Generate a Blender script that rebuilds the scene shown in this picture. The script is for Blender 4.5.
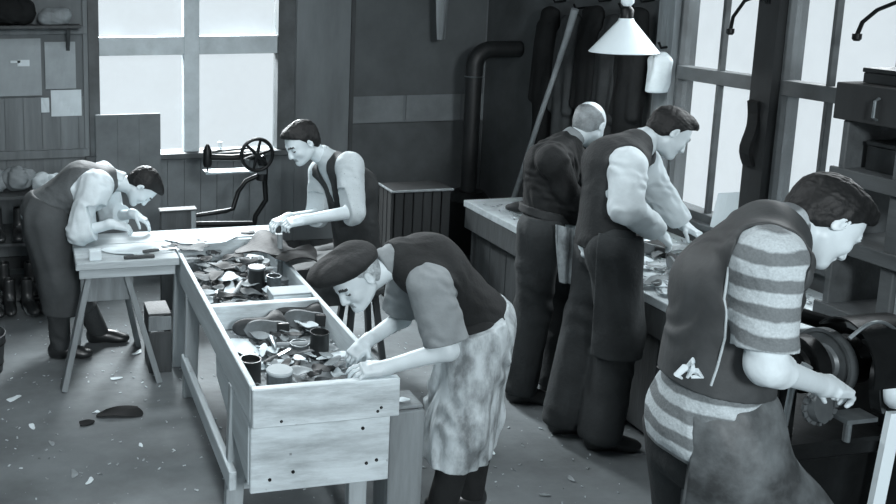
import bpy, bmesh, math, random
import numpy as np
from mathutils import Vector, Matrix, Euler, noise

C = bpy.context.scene
for o in list(bpy.data.objects): bpy.data.objects.remove(o, do_unlink=True)
PI = math.pi
rng = random.Random(7)

# ------------------------------------------------------------------ camera
H = 2.4
yaw = math.atan(170/900.0); tilt = math.atan(150/900.0)
Fv = Vector((math.sin(yaw)*math.cos(tilt), math.cos(yaw)*math.cos(tilt), -math.sin(tilt)))
Rv = Vector((math.cos(yaw), -math.sin(yaw), 0)); Uv = Rv.cross(Fv)
camd = bpy.data.cameras.new('camera'); cam = bpy.data.objects.new('camera', camd)
C.collection.objects.link(cam)
cam.matrix_world = Matrix(((Rv.x, Uv.x, -Fv.x, 0), (Rv.y, Uv.y, -Fv.y, 0), (Rv.z, Uv.z, -Fv.z, H), (0, 0, 0, 1)))
camd.sensor_width = 36; camd.sensor_fit = 'HORIZONTAL'; camd.lens = 900/896*36
camd.shift_x = (448-200)/896; camd.shift_y = -(252-125)/896     # the photo is a crop of a larger print
camd.clip_start = 0.05
C.camera = cam

# ------------------------------------------------------------------ world, lights, exposure
w = bpy.data.worlds.new('world'); C.world = w; w.use_nodes = True
w.node_tree.nodes['Background'].inputs[0].default_value = (0.76, 0.845, 0.90, 1)
w.node_tree.nodes['Background'].inputs[1].default_value = 1.0
C.view_settings.view_transform = 'Standard'; C.view_settings.look = 'None'
C.view_settings.gamma = 1; C.view_settings.use_curve_mapping = False; C.view_settings.exposure = 0.0
C.display_settings.display_device = 'sRGB'

def area(name, loc, aim, sx, sy, power, col=(0.95, 1, 1.03), spread=180):
    l = bpy.data.lights.new(name, 'AREA'); l.shape = 'RECTANGLE'; l.size = sx; l.size_y = sy
    l.energy = power; l.color = col; l.spread = math.radians(spread)
    o = bpy.data.objects.new(name, l); C.collection.objects.link(o); o.location = loc
    o.rotation_euler = (Vector(aim)-Vector(loc)).to_track_quat('-Z', 'Y').to_euler()
    return o
area('flash_light', (0.7, -2.4, 3.3), (1.7, 4.2, 0.8), 0.8, 0.8, 280)                 # the photographer's flash
area('window_daylight_right', (6.6, 4.6, 4.2), (3.0, 4.0, 0.9), 3.0, 3.0, 600)        # sky outside the right windows
area('window_daylight_back', (1.2, 10.2, 4.2), (1.0, 6.0, 0.6), 3.0, 2.4, 3400)        # sky outside the back window
area('overhead_fill_light', (0.7, 3.7, 3.32), (0.7, 3.8, 0), 2.4, 2.6, 90)               # unseen fill lamp added under the ceiling to lift the ambient level

# ------------------------------------------------------------------ materials
def lin(v):
    v = v/255.0
    return v/12.92 if v <= 0.04045 else ((v+0.055)/1.055)**2.4
def col(v, t=1.0):
    l = lin(v)
    return (l*(1-0.12*t), l, l*(1+0.05*t), 1)
MATS = {}
def mat(name, v, v2=None, rough=0.8, scale=8.0, stretch=(1, 1, 1), bump=0.0, bscale=None, detail=6, metal=0.0, contrast=(0.3, 0.7),
        stripes=None, emit=None, alpha=None, spec=0.4, speckle=None):
    if name in MATS: return MATS[name]
    m = bpy.data.materials.new(name); m.use_nodes = True
    nt = m.node_tree; N = nt.nodes; L = nt.links; b = N['Principled BSDF']
    b.inputs['Roughness'].default_value = rough; b.inputs['Metallic'].default_value = metal
    b.inputs['Specular IOR Level'].default_value = spec
    tc = N.new('ShaderNodeTexCoord'); mp = N.new('ShaderNodeMapping'); mp.inputs['Scale'].default_value = stretch
    L.new(tc.outputs['Object'], mp.inputs['Vector'])
    out = None
    if v2 is None: v2 = v*0.85
    nz = N.new('ShaderNodeTexNoise'); nz.inputs['Scale'].default_value = scale; nz.inputs['Detail'].default_value = detail
    nz.inputs['Roughness'].default_value = 0.62
    L.new(mp.outputs[0], nz.inputs['Vector'])
    cr = N.new('ShaderNodeValToRGB'); cr.color_ramp.elements[0].position = contrast[0]; cr.color_ramp.elements[1].position = contrast[1]
    cr.color_ramp.elements[0].color = col(v2); cr.color_ramp.elements[1].color = col(v)
    L.new(nz.outputs['Fac'], cr.inputs['Fac']); out = cr.outputs['Color']
    if stripes:                                       # (axis, period, value_light, value_dark)
        ax, per, vl, vd = stripes
        sp = N.new('ShaderNodeSeparateXYZ'); L.new(tc.outputs['Object'], sp.inputs[0])
        ma = N.new('ShaderNodeMath'); ma.operation = 'MULTIPLY'; ma.inputs[1].default_value = 1/per
        L.new(sp.outputs[ax], ma.inputs[0])
        n2 = N.new('ShaderNodeMath'); n2.operation = 'MULTIPLY_ADD'; n2.inputs[1].default_value = 0.35; L.new(nz.outputs['Fac'], n2.inputs[0]); L.new(ma.outputs[0], n2.inputs[2])
        fr = N.new('ShaderNodeMath'); fr.operation = 'FRACT'; L.new(n2.outputs[0], fr.inputs[0])
        c2 = N.new('ShaderNodeValToRGB'); e = c2.color_ramp.elements
        e[0].position = 0.0; e[0].color = col(vl); e[1].position = 0.42; e[1].color = col(vl)
        e2 = e.new(0.5); e2.color = col(vd); e3 = e.new(0.92); e3.color = col(vd); e4 = e.new(1.0); e4.color = col(vl)
        L.new(fr.outputs[0], c2.inputs['Fac'])
        kn = N.new('ShaderNodeTexNoise'); kn.inputs['Scale'].default_value = 160; L.new(tc.outputs['Object'], kn.inputs['Vector'])
        mx = N.new('ShaderNodeMix'); mx.data_type = 'RGBA'; mx.inputs[0].default_value = 0.3; mx.blend_type = 'OVERLAY'
        L.new(c2.outputs[0], mx.inputs[6]); L.new(kn.outputs['Fac'], mx.inputs[7]); out = mx.outputs[2]
    if speckle:                                       # (scale, threshold, value): bright or dark flecks
        sc, th, sv = speckle
        vo = N.new('ShaderNodeTexNoise'); vo.inputs['Scale'].default_value = sc; vo.inputs['Detail'].default_value = 3; L.new(tc.outputs['Object'], vo.inputs['Vector'])
        c3 = N.new('ShaderNodeValToRGB'); c3.color_ramp.elements[0].position = th; c3.color_ramp.elements[1].position = th+0.04
        c3.color_ramp.elements[0].color = (0, 0, 0, 1); c3.color_ramp.elements[1].color = (1, 1, 1, 1); L.new(vo.outputs['Fac'], c3.inputs['Fac'])
        mx = N.new('ShaderNodeMix'); mx.data_type = 'RGBA'; L.new(c3.outputs[0], mx.inputs[0]); L.new(out, mx.inputs[6]); mx.inputs[7].default_value = col(sv)
        out = mx.outputs[2]
    L.new(out, b.inputs['Base Color'])
    if bump:
        bn = N.new('ShaderNodeTexNoise'); bn.inputs['Scale'].default_value = bscale or scale*3; bn.inputs['Detail'].default_value = 4
        L.new(mp.outputs[0], bn.inputs['Vector'])
        bp = N.new('ShaderNodeBump'); bp.inputs['Strength'].default_value = bump; bp.inputs['Distance'].default_value = 0.01
        L.new(bn.outputs['Fac'], bp.inputs['Height']); L.new(bp.outputs[0], b.inputs['Normal'])
    if emit:
        b.inputs['Emission Color'].default_value = col(emit[0]); b.inputs['Emission Strength'].default_value = emit[1]
    if alpha is not None: b.inputs['Alpha'].default_value = alpha
    MATS[name] = m
    return m

# wood: grain runs along the axis whose stretch is small
floor_m = mat('worn_floor', 118, 82, 0.8, 1.6, (1, 1.4, 1), 0.35, 14, 8, speckle=(30, 0.7, 150))
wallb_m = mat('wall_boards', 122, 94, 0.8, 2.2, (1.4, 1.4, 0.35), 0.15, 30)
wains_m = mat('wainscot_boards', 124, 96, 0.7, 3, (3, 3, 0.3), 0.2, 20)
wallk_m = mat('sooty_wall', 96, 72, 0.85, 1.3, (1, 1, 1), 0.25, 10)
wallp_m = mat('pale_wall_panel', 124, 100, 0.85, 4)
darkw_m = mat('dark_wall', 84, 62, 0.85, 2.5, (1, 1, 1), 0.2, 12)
frame_m = mat('window_frame_paint', 205, 170, 0.6, 5, (1, 1, 1), 0.1)
dframe_m = mat('dark_window_frame', 88, 60, 0.6, 5, (1, 1, 1), 0.1)
ceil_m = mat('ceiling_boards', 110, 90, 0.85, 3)
wood_m = mat('raw_bench_wood', 208, 160, 0.75, 4.5, (0.7, 3, 3), 0.3, 22, contrast=(0.32, 0.62), speckle=(14, 0.70, 105))
woody_m = mat('raw_bench_wood_long', 205, 172, 0.7, 3.2, (4, 0.5, 4), 0.2, 22, speckle=(9, 0.7, 110))
woodz_m = mat('raw_bench_wood_upright', 180, 145, 0.7, 3.2, (4, 4, 0.5), 0.2, 22)
greyw_m = mat('grey_wood', 140, 108, 0.8, 3.5, (4, 4, 0.5), 0.25, 22)
greyx_m = mat('grey_wood_plank', 190, 155, 0.75, 3.5, (0.5, 4, 4), 0.25, 22)
darkwood_m = mat('dark_old_wood', 76, 52, 0.7, 4, (3, 3, 0.5), 0.25, 20)
shelf_m = mat('shelf_wood', 84, 58, 0.65, 3, (3, 0.6, 3), 0.2, 20)
iron_m = mat('black_iron', 36, 22, 0.38, 9, metal=0.6, bump=0.1)
steel_m = mat('worn_steel', 175, 130, 0.35, 12, metal=0.85)
ironpale_m = mat('grey_iron', 105, 80, 0.4, 9, metal=0.4)
skin_m = mat('skin', 205, 192, 0.5, 7, bump=0.06, bscale=160)
skind_m = mat('skin_tanned', 190, 176, 0.5, 7, bump=0.06, bscale=160)
lip_m = mat('lips', 150, 140, 0.5, 9)
brow_m = mat('brow_hair', 52, 40, 0.7, 60)
hair_m = mat('dark_hair', 24, 13, 0.6, 30, (1, 1, 1), 0.35, 60, spec=0.3)
thin_hair_m = mat('thinning_hair', 150, 74, 0.6, 14, bump=0.4, bscale=90)
post_m = mat('dark_post', 46, 32, 0.95, 4, (1, 1, 0.3), 0.2, 20)
soleshoe_m = mat('worn_sole', 118, 84, 0.7, 9, bump=0.2)
hairg_m = mat('grey_hair', 196, 120, 0.6, 30, (1, 1, 1), 0.8, 90)
white_m = mat('white_shirt_cloth', 208, 184, 0.85, 6, bump=0.25, bscale=30)
pale_m = mat('pale_grey_shirt_cloth', 184, 166, 0.85, 6, bump=0.3, bscale=40, speckle=(120, 0.66, 140))
midg_m = mat('mid_grey_shirt_cloth', 130, 112, 0.85, 6, bump=0.3, bscale=40)
vest_m = mat('dark_waistcoat_cloth', 50, 36, 0.8, 8, bump=0.3, bscale=60, spec=0.3)
vestg_m = mat('grey_waistcoat_cloth', 84, 66, 0.8, 6, bump=0.3, bscale=60)
vests_m = mat('satin_waistcoat_back', 62, 42, 0.68, 5, bump=0.2, bscale=30, spec=0.5)
black_m = mat('black_cloth', 36, 24, 0.85, 8, bump=0.3, bscale=60, spec=0.25)
trous_m = mat('dark_trouser_cloth', 62, 46, 0.85, 4, bump=0.3, bscale=50, spec=0.25)
coat_m = mat('black_coat_cloth', 30, 20, 0.9, 4, bump=0.3, bscale=30, spec=0.2)
apl_m = mat('soiled_pale_apron_cloth', 186, 110, 0.8, 7, (1.6, 1.6, 0.8), 0.35, 26, 8, contrast=(0.36, 0.6))
apd_m = mat('dark_apron_cloth', 72, 54, 0.8, 4, bump=0.25, bscale=30)
apleather_m = mat('brown_leather_apron', 100, 50, 0.6, 5, (1, 1, 1), 0.35, 20, 7, contrast=(0.38, 0.62))
sweat_m = mat('striped_knit_sweater', 150, 120, 0.9, 9, bump=0.35, bscale=90, stripes=(2, 0.074, 172, 104))
shoe_m = mat('black_shoe_leather', 40, 26, 0.35, 9, bump=0.1, spec=0.6)
leath_m = mat('dark_leather', 52, 34, 0.75, 9, bump=0.35, bscale=30)
leathm_m = mat('mid_leather', 98, 70, 0.8, 9, bump=0.35, bscale=30)
sole_m = mat('pale_sole_leather', 150, 115, 0.8, 9, bump=0.2)
tin_m = mat('tin_metal', 165, 110, 0.3, 14, metal=0.7)
tind_m = mat('dark_tin', 50, 34, 0.35, 8, metal=0.3)
paper_m = mat('white_paper', 214, 200, 0.8, 5)
paperg_m = mat('grey_paper', 165, 145, 0.85, 5)
poster_m = mat('poster_paper', 160, 140, 0.8, 2.5)
ink_m = mat('ink', 70, 50, 0.8, 5)
enamel_m = mat('white_enamel', 236, 230, 0.3, 3, spec=0.5)
bulb_m = mat('lit_bulb', 255, 255, 0.3, emit=(255, 3.0))
pipe_m = mat('black_stovepipe', 44, 30, 0.5, 6, (1, 1, 0.4), 0.1, metal=0.3)
stick_m = mat('pale_stick_wood', 140, 110, 0.7, 6)
shav_m = mat('shavings', 190, 95, 0.8, 30, contrast=(0.4, 0.6))
glass_m = None
def make_glass():
    m = bpy.data.materials.new('dusty_window_glass'); m.use_nodes = True; nt = m.node_tree; N = nt.nodes; L = nt.links
    b = N['Principled BSDF']; out = N['Material Output']; b.inputs['Roughness'].default_value = 0.1; b.inputs['Base Color'].default_value = (0.75, 0.8, 0.83, 1)
    tr = N.new('ShaderNodeBsdfTransparent'); mx = N.new('ShaderNodeMixShader'); tr.inputs[0].default_value = (0.985, 0.99, 0.99, 1)
    nz = N.new('ShaderNodeTexNoise'); nz.inputs['Scale'].default_value = 2.5; nz.inputs['Detail'].default_value = 3
    tc = N.new('ShaderNodeTexCoord'); L.new(tc.outputs['Object'], nz.inputs['Vector'])
    mr = N.new('ShaderNodeMapRange'); mr.inputs[1].default_value = 0.35; mr.inputs[2].default_value = 0.75; mr.inputs[3].default_value = 0.02; mr.inputs[4].default_value = 0.12
    L.new(nz.outputs['Fac'], mr.inputs[0]); L.new(mr.outputs[0], mx.inputs[0]); L.new(tr.outputs[0], mx.inputs[1]); L.new(b.outputs[0], mx.inputs[2]); L.new(mx.outputs[0], out.inputs[0])
    return m
glass_m = make_glass()

# ------------------------------------------------------------------ mesh helpers
def frame_of(p0, p1, up=(0, 0, 1)):
    z = (Vector(p1)-Vector(p0)).normalized(); u = Vector(up)
    if abs(z.dot(u)) > 0.98: u = Vector((0, 1, 0))
    x = u.cross(z).normalized(); y = z.cross(x)
    return Matrix((x, y, z)).transposed().to_4x4()
class MB:
    def __init__(s): s.bm = bmesh.new()
    def box(s, x0, x1, y0, y1, z0, z1, rot=None, jit=0):
        c = Vector(((x0+x1)/2, (y0+y1)/2, (z0+z1)/2)); vs = []
        for dx in (-.5, .5):
            for dy in (-.5, .5):
                for dz in (-.5, .5):
                    v = Vector((dx*(x1-x0), dy*(y1-y0), dz*(z1-z0)))
                    if jit: v += Vector((rng.uniform(-jit, jit), rng.uniform(-jit, jit), rng.uniform(-jit, jit)))
                    if rot: v = rot @ v
                    vs.append(s.bm.verts.new(c+v))
        for f in ((0, 1, 3, 2), (4, 6, 7, 5), (0, 4, 5, 1), (2, 3, 7, 6), (0, 2, 6, 4), (1, 5, 7, 3)):
            s.bm.faces.new([vs[i] for i in f])
        return s
    def bar(s, p0, p1, wx, wy, up=(0, 0, 1)):
        p0 = Vector(p0); p1 = Vector(p1); M = frame_of(p0, p1, up).to_3x3(); L = (p1-p0).length; c = (p0+p1)/2
        vs = []
        for dx in (-.5, .5):
            for dy in (-.5, .5):
                for dz in (-.5, .5): vs.append(s.bm.verts.new(c+M @ Vector((dx*wx, dy*wy, dz*L))))
        for f in ((0, 1, 3, 2), (4, 6, 7, 5), (0, 4, 5, 1), (2, 3, 7, 6), (0, 2, 6, 4), (1, 5, 7, 3)):
            s.bm.faces.new([vs[i] for i in f])
        return s
    def tube(s, pts, rad, seg=10, close=True):
        pts = [Vector(p) for p in pts]; n = len(pts)
        rs = rad if isinstance(rad, (list, tuple)) else [rad]*n
        rings = []; prev = None
        for i, p in enumerate(pts):
            t = (pts[min(i+1, n-1)]-pts[max(i-1, 0)]).normalized()
            if prev is None:
                a = Vector((0, 0, 1)) if abs(t.z) < 0.9 else Vector((1, 0, 0)); x = a.cross(t).normalized()
            else:
                x = (prev-t*prev.dot(t)).normalized()
            prev = x; y = t.cross(x)
            rings.append([s.bm.verts.new(p+(x*math.cos(2*PI*k/seg)+y*math.sin(2*PI*k/seg))*rs[i]) for k in range(seg)])
        for a, b in zip(rings, rings[1:]):
            for k in range(seg): s.bm.faces.new((a[k], a[(k+1) % seg], b[(k+1) % seg], b[k]))
        if close: s.bm.faces.new(rings[0][::-1]); s.bm.faces.new(rings[-1])
        return s
    def lathe(s, prof, base=(0, 0, 0), axis=(0, 0, 1), seg=28, cap=True):   # prof: (r, h)
        M = frame_of((0, 0, 0), axis).to_3x3(); b = Vector(base); rings = []
        for r, h in prof:
            rings.append([s.bm.verts.new(b+M @ Vector((max(r, 1e-4)*math.cos(2*PI*k/seg), max(r, 1e-4)*math.sin(2*PI*k/seg), h))) for k in range(seg)])
        for a, c in zip(rings, rings[1:]):
            for k in range(seg): s.bm.faces.new((a[k], a[(k+1) % seg], c[(k+1) % seg], c[k]))
        if cap: s.bm.faces.new(rings[0][::-1]); s.bm.faces.new(rings[-1])
        return s
    def ring(s, c, axis, R, r, seg=32, sec=8, a0=0, a1=2*PI):
        M = frame_of((0, 0, 0), axis).to_3x3(); c = Vector(c); full = abs(a1-a0-2*PI) < 1e-6; rings = []
        for i in range(seg if full else seg+1):
            a = a0+(a1-a0)*i/seg; d = M @ Vector((math.cos(a), math.sin(a), 0)); z = M @ Vector((0, 0, 1))
            rings.append([s.bm.verts.new(c+d*(R+r*math.cos(2*PI*k/sec))+z*r*math.sin(2*PI*k/sec)) for k in range(sec)])
        n = len(rings)
        for i in range(n if full else n-1):
            a = rings[i]; b = rings[(i+1) % n]
            for k in range(sec): s.bm.faces.new((a[k], a[(k+1) % sec], b[(k+1) % sec], b[k]))
        if not full: s.bm.faces.new(rings[0][::-1]); s.bm.faces.new(rings[-1])
        return s
    def prism(s, poly, z0, z1, M=None):                     # poly in xy
        M = M or Matrix.Identity(4)
        a = [s.bm.verts.new(M @ Vector((x, y, z0))) for x, y in poly]; b = [s.bm.verts.new(M @ Vector((x, y, z1))) for x, y in poly]
        n = len(poly); s.bm.faces.new(a[::-1]); s.bm.faces.new(b)
        for k in range(n): s.bm.faces.new((a[k], a[(k+1) % n], b[(k+1) % n], b[k]))
        return s
    def sheet(s, fn, nu, nv, th=0.002):                     # fn(u,v)->Vector, thickened surface
        P = [[fn(i/nu, j/nv) for j in range(nv+1)] for i in range(nu+1)]; top = []; bot = []
        for i in range(nu+1):
            rt = []; rb = []
            for j in range(nv+1):
                du = P[min(i+1, nu)][j]-P[max(i-1, 0)][j]; dv = P[i][min(j+1, nv)]-P[i][max(j-1, 0)]
                n = du.cross(dv); n = n.normalized() if n.length > 1e-9 else Vector((0, 0, 1))
                rt.append(s.bm.verts.new(P[i][j]+n*th/2)); rb.append(s.bm.verts.new(P[i][j]-n*th/2))
            top.append(rt); bot.append(rb)
        for i in range(nu):
            for j in range(nv):
                s.bm.faces.new((top[i][j], top[i+1][j], top[i+1][j+1], top[i][j+1])); s.bm.faces.new((bot[i][j], bot[i][j+1], bot[i+1][j+1], bot[i+1][j]))
        for i in range(nu):
            s.bm.faces.new((top[i][0], bot[i][0], bot[i+1][0], top[i+1][0])); s.bm.faces.new((top[i][nv], top[i+1][nv], bot[i+1][nv], bot[i][nv]))
        for j in range(nv):
            s.bm.faces.new((top[0][j], top[0][j+1], bot[0][j+1], bot[0][j])); s.bm.faces.new((top[nu][j], bot[nu][j], bot[nu][j+1], top[nu][j+1]))
        return s
    def build(s, name, m, parent=None, bevel=0, smooth=False, label=None, off=None):
        if bevel: bmesh.ops.bevel(s.bm, geom=list(s.bm.edges), offset=bevel, segments=1, affect='EDGES', clamp_overlap=True)
        bmesh.ops.recalc_face_normals(s.bm, faces=list(s.bm.faces))
        me = bpy.data.meshes.new(name)
        if parent is not None:
            o0 = off if off is not None else Vector(parent.location)
            bmesh.ops.translate(s.bm, verts=list(s.bm.verts), vec=-o0)
        s.bm.to_mesh(me); s.bm.free()
        if smooth:
            for p in me.polygons: p.use_smooth = True
            try: me.set_sharp_from_angle(angle=math.radians(40))
            except Exception: pass
        me.materials.append(m)
        o = bpy.data.objects.new(name, me); C.collection.objects.link(o)
        if parent is not None: o.parent = parent
        if label: o['label'] = label
        return o
def tag(o, label, cat, group=None, kind=None):
    o['label'] = label; o['category'] = cat
    if group: o['group'] = group
    if kind: o['kind'] = kind
    return o
def thing(name, label, cat, loc, group=None, rz=0):
    o = bpy.data.objects.new(name, None); C.collection.objects.link(o); o.location = loc; o.rotation_euler = (0, 0, rz)
    o.empty_display_size = 0.1
    return tag(o, label, cat, group)
def struct(o): o['kind'] = 'structure'; return o
def kids(o): return [c for c in list(bpy.data.objects) if c.parent == o]
def dup(root, loc=None, rot=None, label=None, scale=None):
    r = root.copy(); C.collection.objects.link(r)
    for ch in kids(root):
        c = ch.copy(); C.collection.objects.link(c); c.parent = r
        for g in kids(ch):
            d = g.copy(); C.collection.objects.link(d); d.parent = c
    if loc is not None: r.location = loc
    if rot is not None: r.rotation_euler = rot if hasattr(rot, '__len__') else (0, 0, rot)
    if scale is not None: r.scale = (scale,)*3 if not hasattr(scale, '__len__') else scale
    if label: r['label'] = label
    return r
def single(mb, name, m, label, cat, loc, group=None, bevel=0, smooth=False, kind=None):
    """one-mesh thing with its origin at loc, mesh given in world coordinates"""
    bmesh.ops.translate(mb.bm, verts=list(mb.bm.verts), vec=-Vector(loc))
    o = mb.build(name, m, None, bevel, smooth); o.location = loc
    return tag(o, label, cat, group, kind)

# ------------------------------------------------------------------ distance-field modelling for bodies, clothes and shoes
V = lambda *a: np.array(a, float)
def nrm(v): v = np.array(v, float); return v/np.linalg.norm(v)
class SDF:
    def __init__(s): s.ops = []; s.lo = V(9e9, 9e9, 9e9); s.hi = -s.lo
    def _add(s, kind, fn, lo, hi, k):
        s.ops.append((kind, fn, np.array(lo), np.array(hi), k))
        if kind == 'add': s.lo = np.minimum(s.lo, lo); s.hi = np.maximum(s.hi, hi)
        return s
    def cone(s, a, b, ra, rb, k=0.02, kind='add'):
        a = V(*a); b = V(*b); ba = b-a; bb = ba@ba; R = max(ra, rb)
        def fn(X, Y, Z):
            t = np.clip(((X-a[0])*ba[0]+(Y-a[1])*ba[1]+(Z-a[2])*ba[2])/bb, 0, 1)
            return np.sqrt((X-a[0]-t*ba[0])**2+(Y-a[1]-t*ba[1])**2+(Z-a[2]-t*ba[2])**2)-(ra+(rb-ra)*t)
        return s._add(kind, fn, np.minimum(a, b)-R, np.maximum(a, b)+R, k)
    def ecap(s, a, b, lat, ra, rb, k=0.03, kind='add', infl=0.0):  # ra=(lateral, fore-aft) at a
        a = V(*a); b = V(*b); ba = b-a; bb = ba@ba; ax = nrm(ba); lat = nrm(lat); lat = nrm(lat-ax*(lat@ax)); fo = np.cross(ax, lat)
        ra = (ra[0]+infl, ra[1]+infl); rb = (rb[0]+infl, rb[1]+infl); R = max(*ra, *rb)
        def fn(X, Y, Z):
            x = X-a[0]; y = Y-a[1]; z = Z-a[2]
            t = np.clip((x*ba[0]+y*ba[1]+z*ba[2])/bb, 0, 1)
            x = x-t*ba[0]; y = y-t*ba[1]; z = z-t*ba[2]
            u = x*lat[0]+y*lat[1]+z*lat[2]; v = x*fo[0]+y*fo[1]+z*fo[2]; w_ = x*ax[0]+y*ax[1]+z*ax[2]
            r1 = ra[0]+(rb[0]-ra[0])*t; r2 = ra[1]+(rb[1]-ra[1])*t; m = np.minimum(r1, r2)
            return (np.sqrt((u/r1)**2+(v/r2)**2+(w_/m)**2)-1)*m
        return s._add(kind, fn, np.minimum(a, b)-R, np.maximum(a, b)+R, k)
    def ell(s, c, r, M=None, k=0.015, kind='add'):                 # M rows: local axes
        c = V(*c); M = np.eye(3) if M is None else np.array(M); R = max(r); m = min(r)
        def fn(X, Y, Z):
            x = X-c[0]; y = Y-c[1]; z = Z-c[2]; q = [(x*M[i][0]+y*M[i][1]+z*M[i][2])/r[i] for i in range(3)]
            n = np.sqrt(q[0]**2+q[1]**2+q[2]**2); g = np.sqrt((q[0]/r[0])**2+(q[1]/r[1])**2+(q[2]/r[2])**2)+1e-9
            return n*(n-1)/g
        return s._add(kind, fn, c-R, c+R, k)
    def rbox(s, c, h, M, r=0.006, k=0.01, kind='add'):
        c = V(*c); M = np.array(M); R = math.sqrt(sum(x*x for x in h))+r
        def fn(X, Y, Z):
            x = X-c[0]; y = Y-c[1]; z = Z-c[2]; q = [np.abs(x*M[i][0]+y*M[i][1]+z*M[i][2])-h[i] for i in range(3)]
            return np.sqrt(sum(np.maximum(a, 0)**2 for a in q))+np.minimum(np.maximum(np.maximum(q[0], q[1]), q[2]), 0)-r
        return s._add(kind, fn, c-R, c+R, k)
    def grow(s, fn): s.ops.append(('disp', fn, None, None, 0)); return s
    def cut(s, p, n, k=0.0):                                         # removes the side n points to
        p = V(*p); n = nrm(n)
        s.ops.append(('cut', lambda X, Y, Z: (X-p[0])*n[0]+(Y-p[1])*n[1]+(Z-p[2])*n[2], None, None, k)); return s
    def cutfn(s, fn): s.ops.append(('cut', fn, None, None, 0)); return s
    def shell(s, t): s.ops.append(('shell', t, None, None, 0)); return s
    def bake(s, h, pad=0.05):
        lo = s.lo-pad; hi = s.hi+pad; n = np.ceil((hi-lo)/h).astype(int)+1
        ax = [(lo[i]+h*np.arange(n[i])).astype(np.float32) for i in range(3)]
        D = np.full(tuple(n), 0.06, np.float32)
        full = (ax[0][:, None, None], ax[1][None, :, None], ax[2][None, None, :])
        for kind, fn, a, b, k in s.ops:
            if kind in ('add', 'sub'):
                m = 0.045+k
                i0 = np.clip(((a-m-lo)/h).astype(int), 0, n); i1 = np.clip(((b+m-lo)/h).astype(int)+2, 0, n)
                sl = tuple(slice(i0[i], i1[i]) for i in range(3))
                g = (ax[0][sl[0]][:, None, None], ax[1][sl[1]][None, :, None], ax[2][sl[2]][None, None, :])
                d = fn(*g).astype(np.float32); E = D[sl]
                if kind == 'add':
                    hh = np.maximum(k-np.abs(E-d), 0)/max(k, 1e-6); D[sl] = np.minimum(E, d)-hh*hh*k*0.25
                else:
                    d = -d; hh = np.maximum(k-np.abs(E-d), 0)/max(k, 1e-6); D[sl] = np.maximum(E, d)+hh*hh*k*0.25
            elif kind == 'disp': D = D-fn(*full).astype(np.float32)
            elif kind == 'cut': D = np.maximum(D, fn(*full).astype(np.float32))
            elif kind == 'shell': D = np.maximum(D, -(D+fn))
        D[0] = D[-1] = 1; D[:, 0] = D[:, -1] = 1; D[:, :, 0] = D[:, :, -1] = 1
        S = D < 0
        cn = [S[i:S.shape[0]-1+i, j:S.shape[1]-1+j, k:S.shape[2]-1+k] for i in (0, 1) for j in (0, 1) for k in (0, 1)]
        tot = sum(c.astype(np.int8) for c in cn); act = (tot > 0) & (tot < 8)
        idx = np.full(act.shape, -1, np.int32); I = np.argwhere(act); idx[act] = np.arange(len(I))
        acc = np.zeros((len(I), 3)); cnt = np.zeros(len(I)); off = [(i, j, k) for i in (0, 1) for j in (0, 1) for k in (0, 1)]
        vals = [D[I[:, 0]+o[0], I[:, 1]+o[1], I[:, 2]+o[2]] for o in off]
        for p in range(8):
            for q in range(p+1, 8):
                if sum(abs(off[p][t]-off[q][t]) for t in range(3)) != 1: continue
                a = vals[p]; b = vals[q]; c = (a < 0) != (b < 0); t = np.where(c, a/np.where(c, a-b, 1), 0)
                P = np.array(off[p])[None]+(np.array(off[q])-np.array(off[p]))[None]*t[:, None]
                acc += P*c[:, None]; cnt += c
        verts = lo+h*(I+acc/cnt[:, None])
        quads = []
        for axn in range(3):
            A = np.moveaxis(S, axn, 0); diff = A[:-1] != A[1:]; inner = diff[:, 1:-1, 1:-1]; Q = np.argwhere(inner)
            if not len(Q): continue
            x = Q[:, 0]; y = Q[:, 1]+1; z = Q[:, 2]+1; ii = np.moveaxis(idx, axn, 0)
            q = np.stack([ii[x, y-1, z-1], ii[x, y, z-1], ii[x, y, z], ii[x, y-1, z]], 1)
            flip = ~A[x, y, z]; flip = flip ^ (axn == 1)
            q[flip] = q[flip][:, ::-1]; quads.append(q)
        Fq = np.concatenate(quads)
        return verts, Fq
    def mesh(s, name, m, h=0.005, parent=None, off=None, zones=(), smooth=1, label=None):
        v, f = s.bake(h)
        if smooth:                                                  # light Laplacian smoothing
            e = np.concatenate([f[:, [0, 1]], f[:, [1, 2]], f[:, [2, 3]], f[:, [3, 0]]]); e = np.concatenate([e, e[:, ::-1]])
            for _ in range(smooth):
                acc = np.zeros_like(v); c = np.bincount(e[:, 0], minlength=len(v)).astype(float)
                for i in range(3): acc[:, i] = np.bincount(e[:, 0], weights=v[e[:, 1], i], minlength=len(v))
                v = v*0.45+0.55*acc/np.maximum(c, 1)[:, None]
        cen = v[f].mean(1); o0 = np.zeros(3) if off is None else np.array(off)
        me = bpy.data.meshes.new(name)
        me.vertices.add(len(v)); me.vertices.foreach_set('co', (v-o0).astype(np.float32).ravel())
        me.loops.add(len(f)*4); me.loops.foreach_set('vertex_index', f.astype(np.int32).ravel())
        me.polygons.add(len(f)); me.polygons.foreach_set('loop_start', np.arange(0, len(f)*4, 4, dtype=np.int32))
        mi = np.zeros(len(f), np.int32); me.materials.append(m)
        for zi, (zm, zf) in enumerate(zones):
            me.materials.append(zm); mi[zf(cen)] = zi+1
        me.polygons.foreach_set('material_index', mi); me.polygons.foreach_set('use_smooth', np.ones(len(f), bool))
        me.update(calc_edges=True); me.validate()
        o = bpy.data.objects.new(name, me); C.collection.objects.link(o)
        if parent is not None: o.parent = parent
        if label: o['label'] = label
        return o
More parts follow.
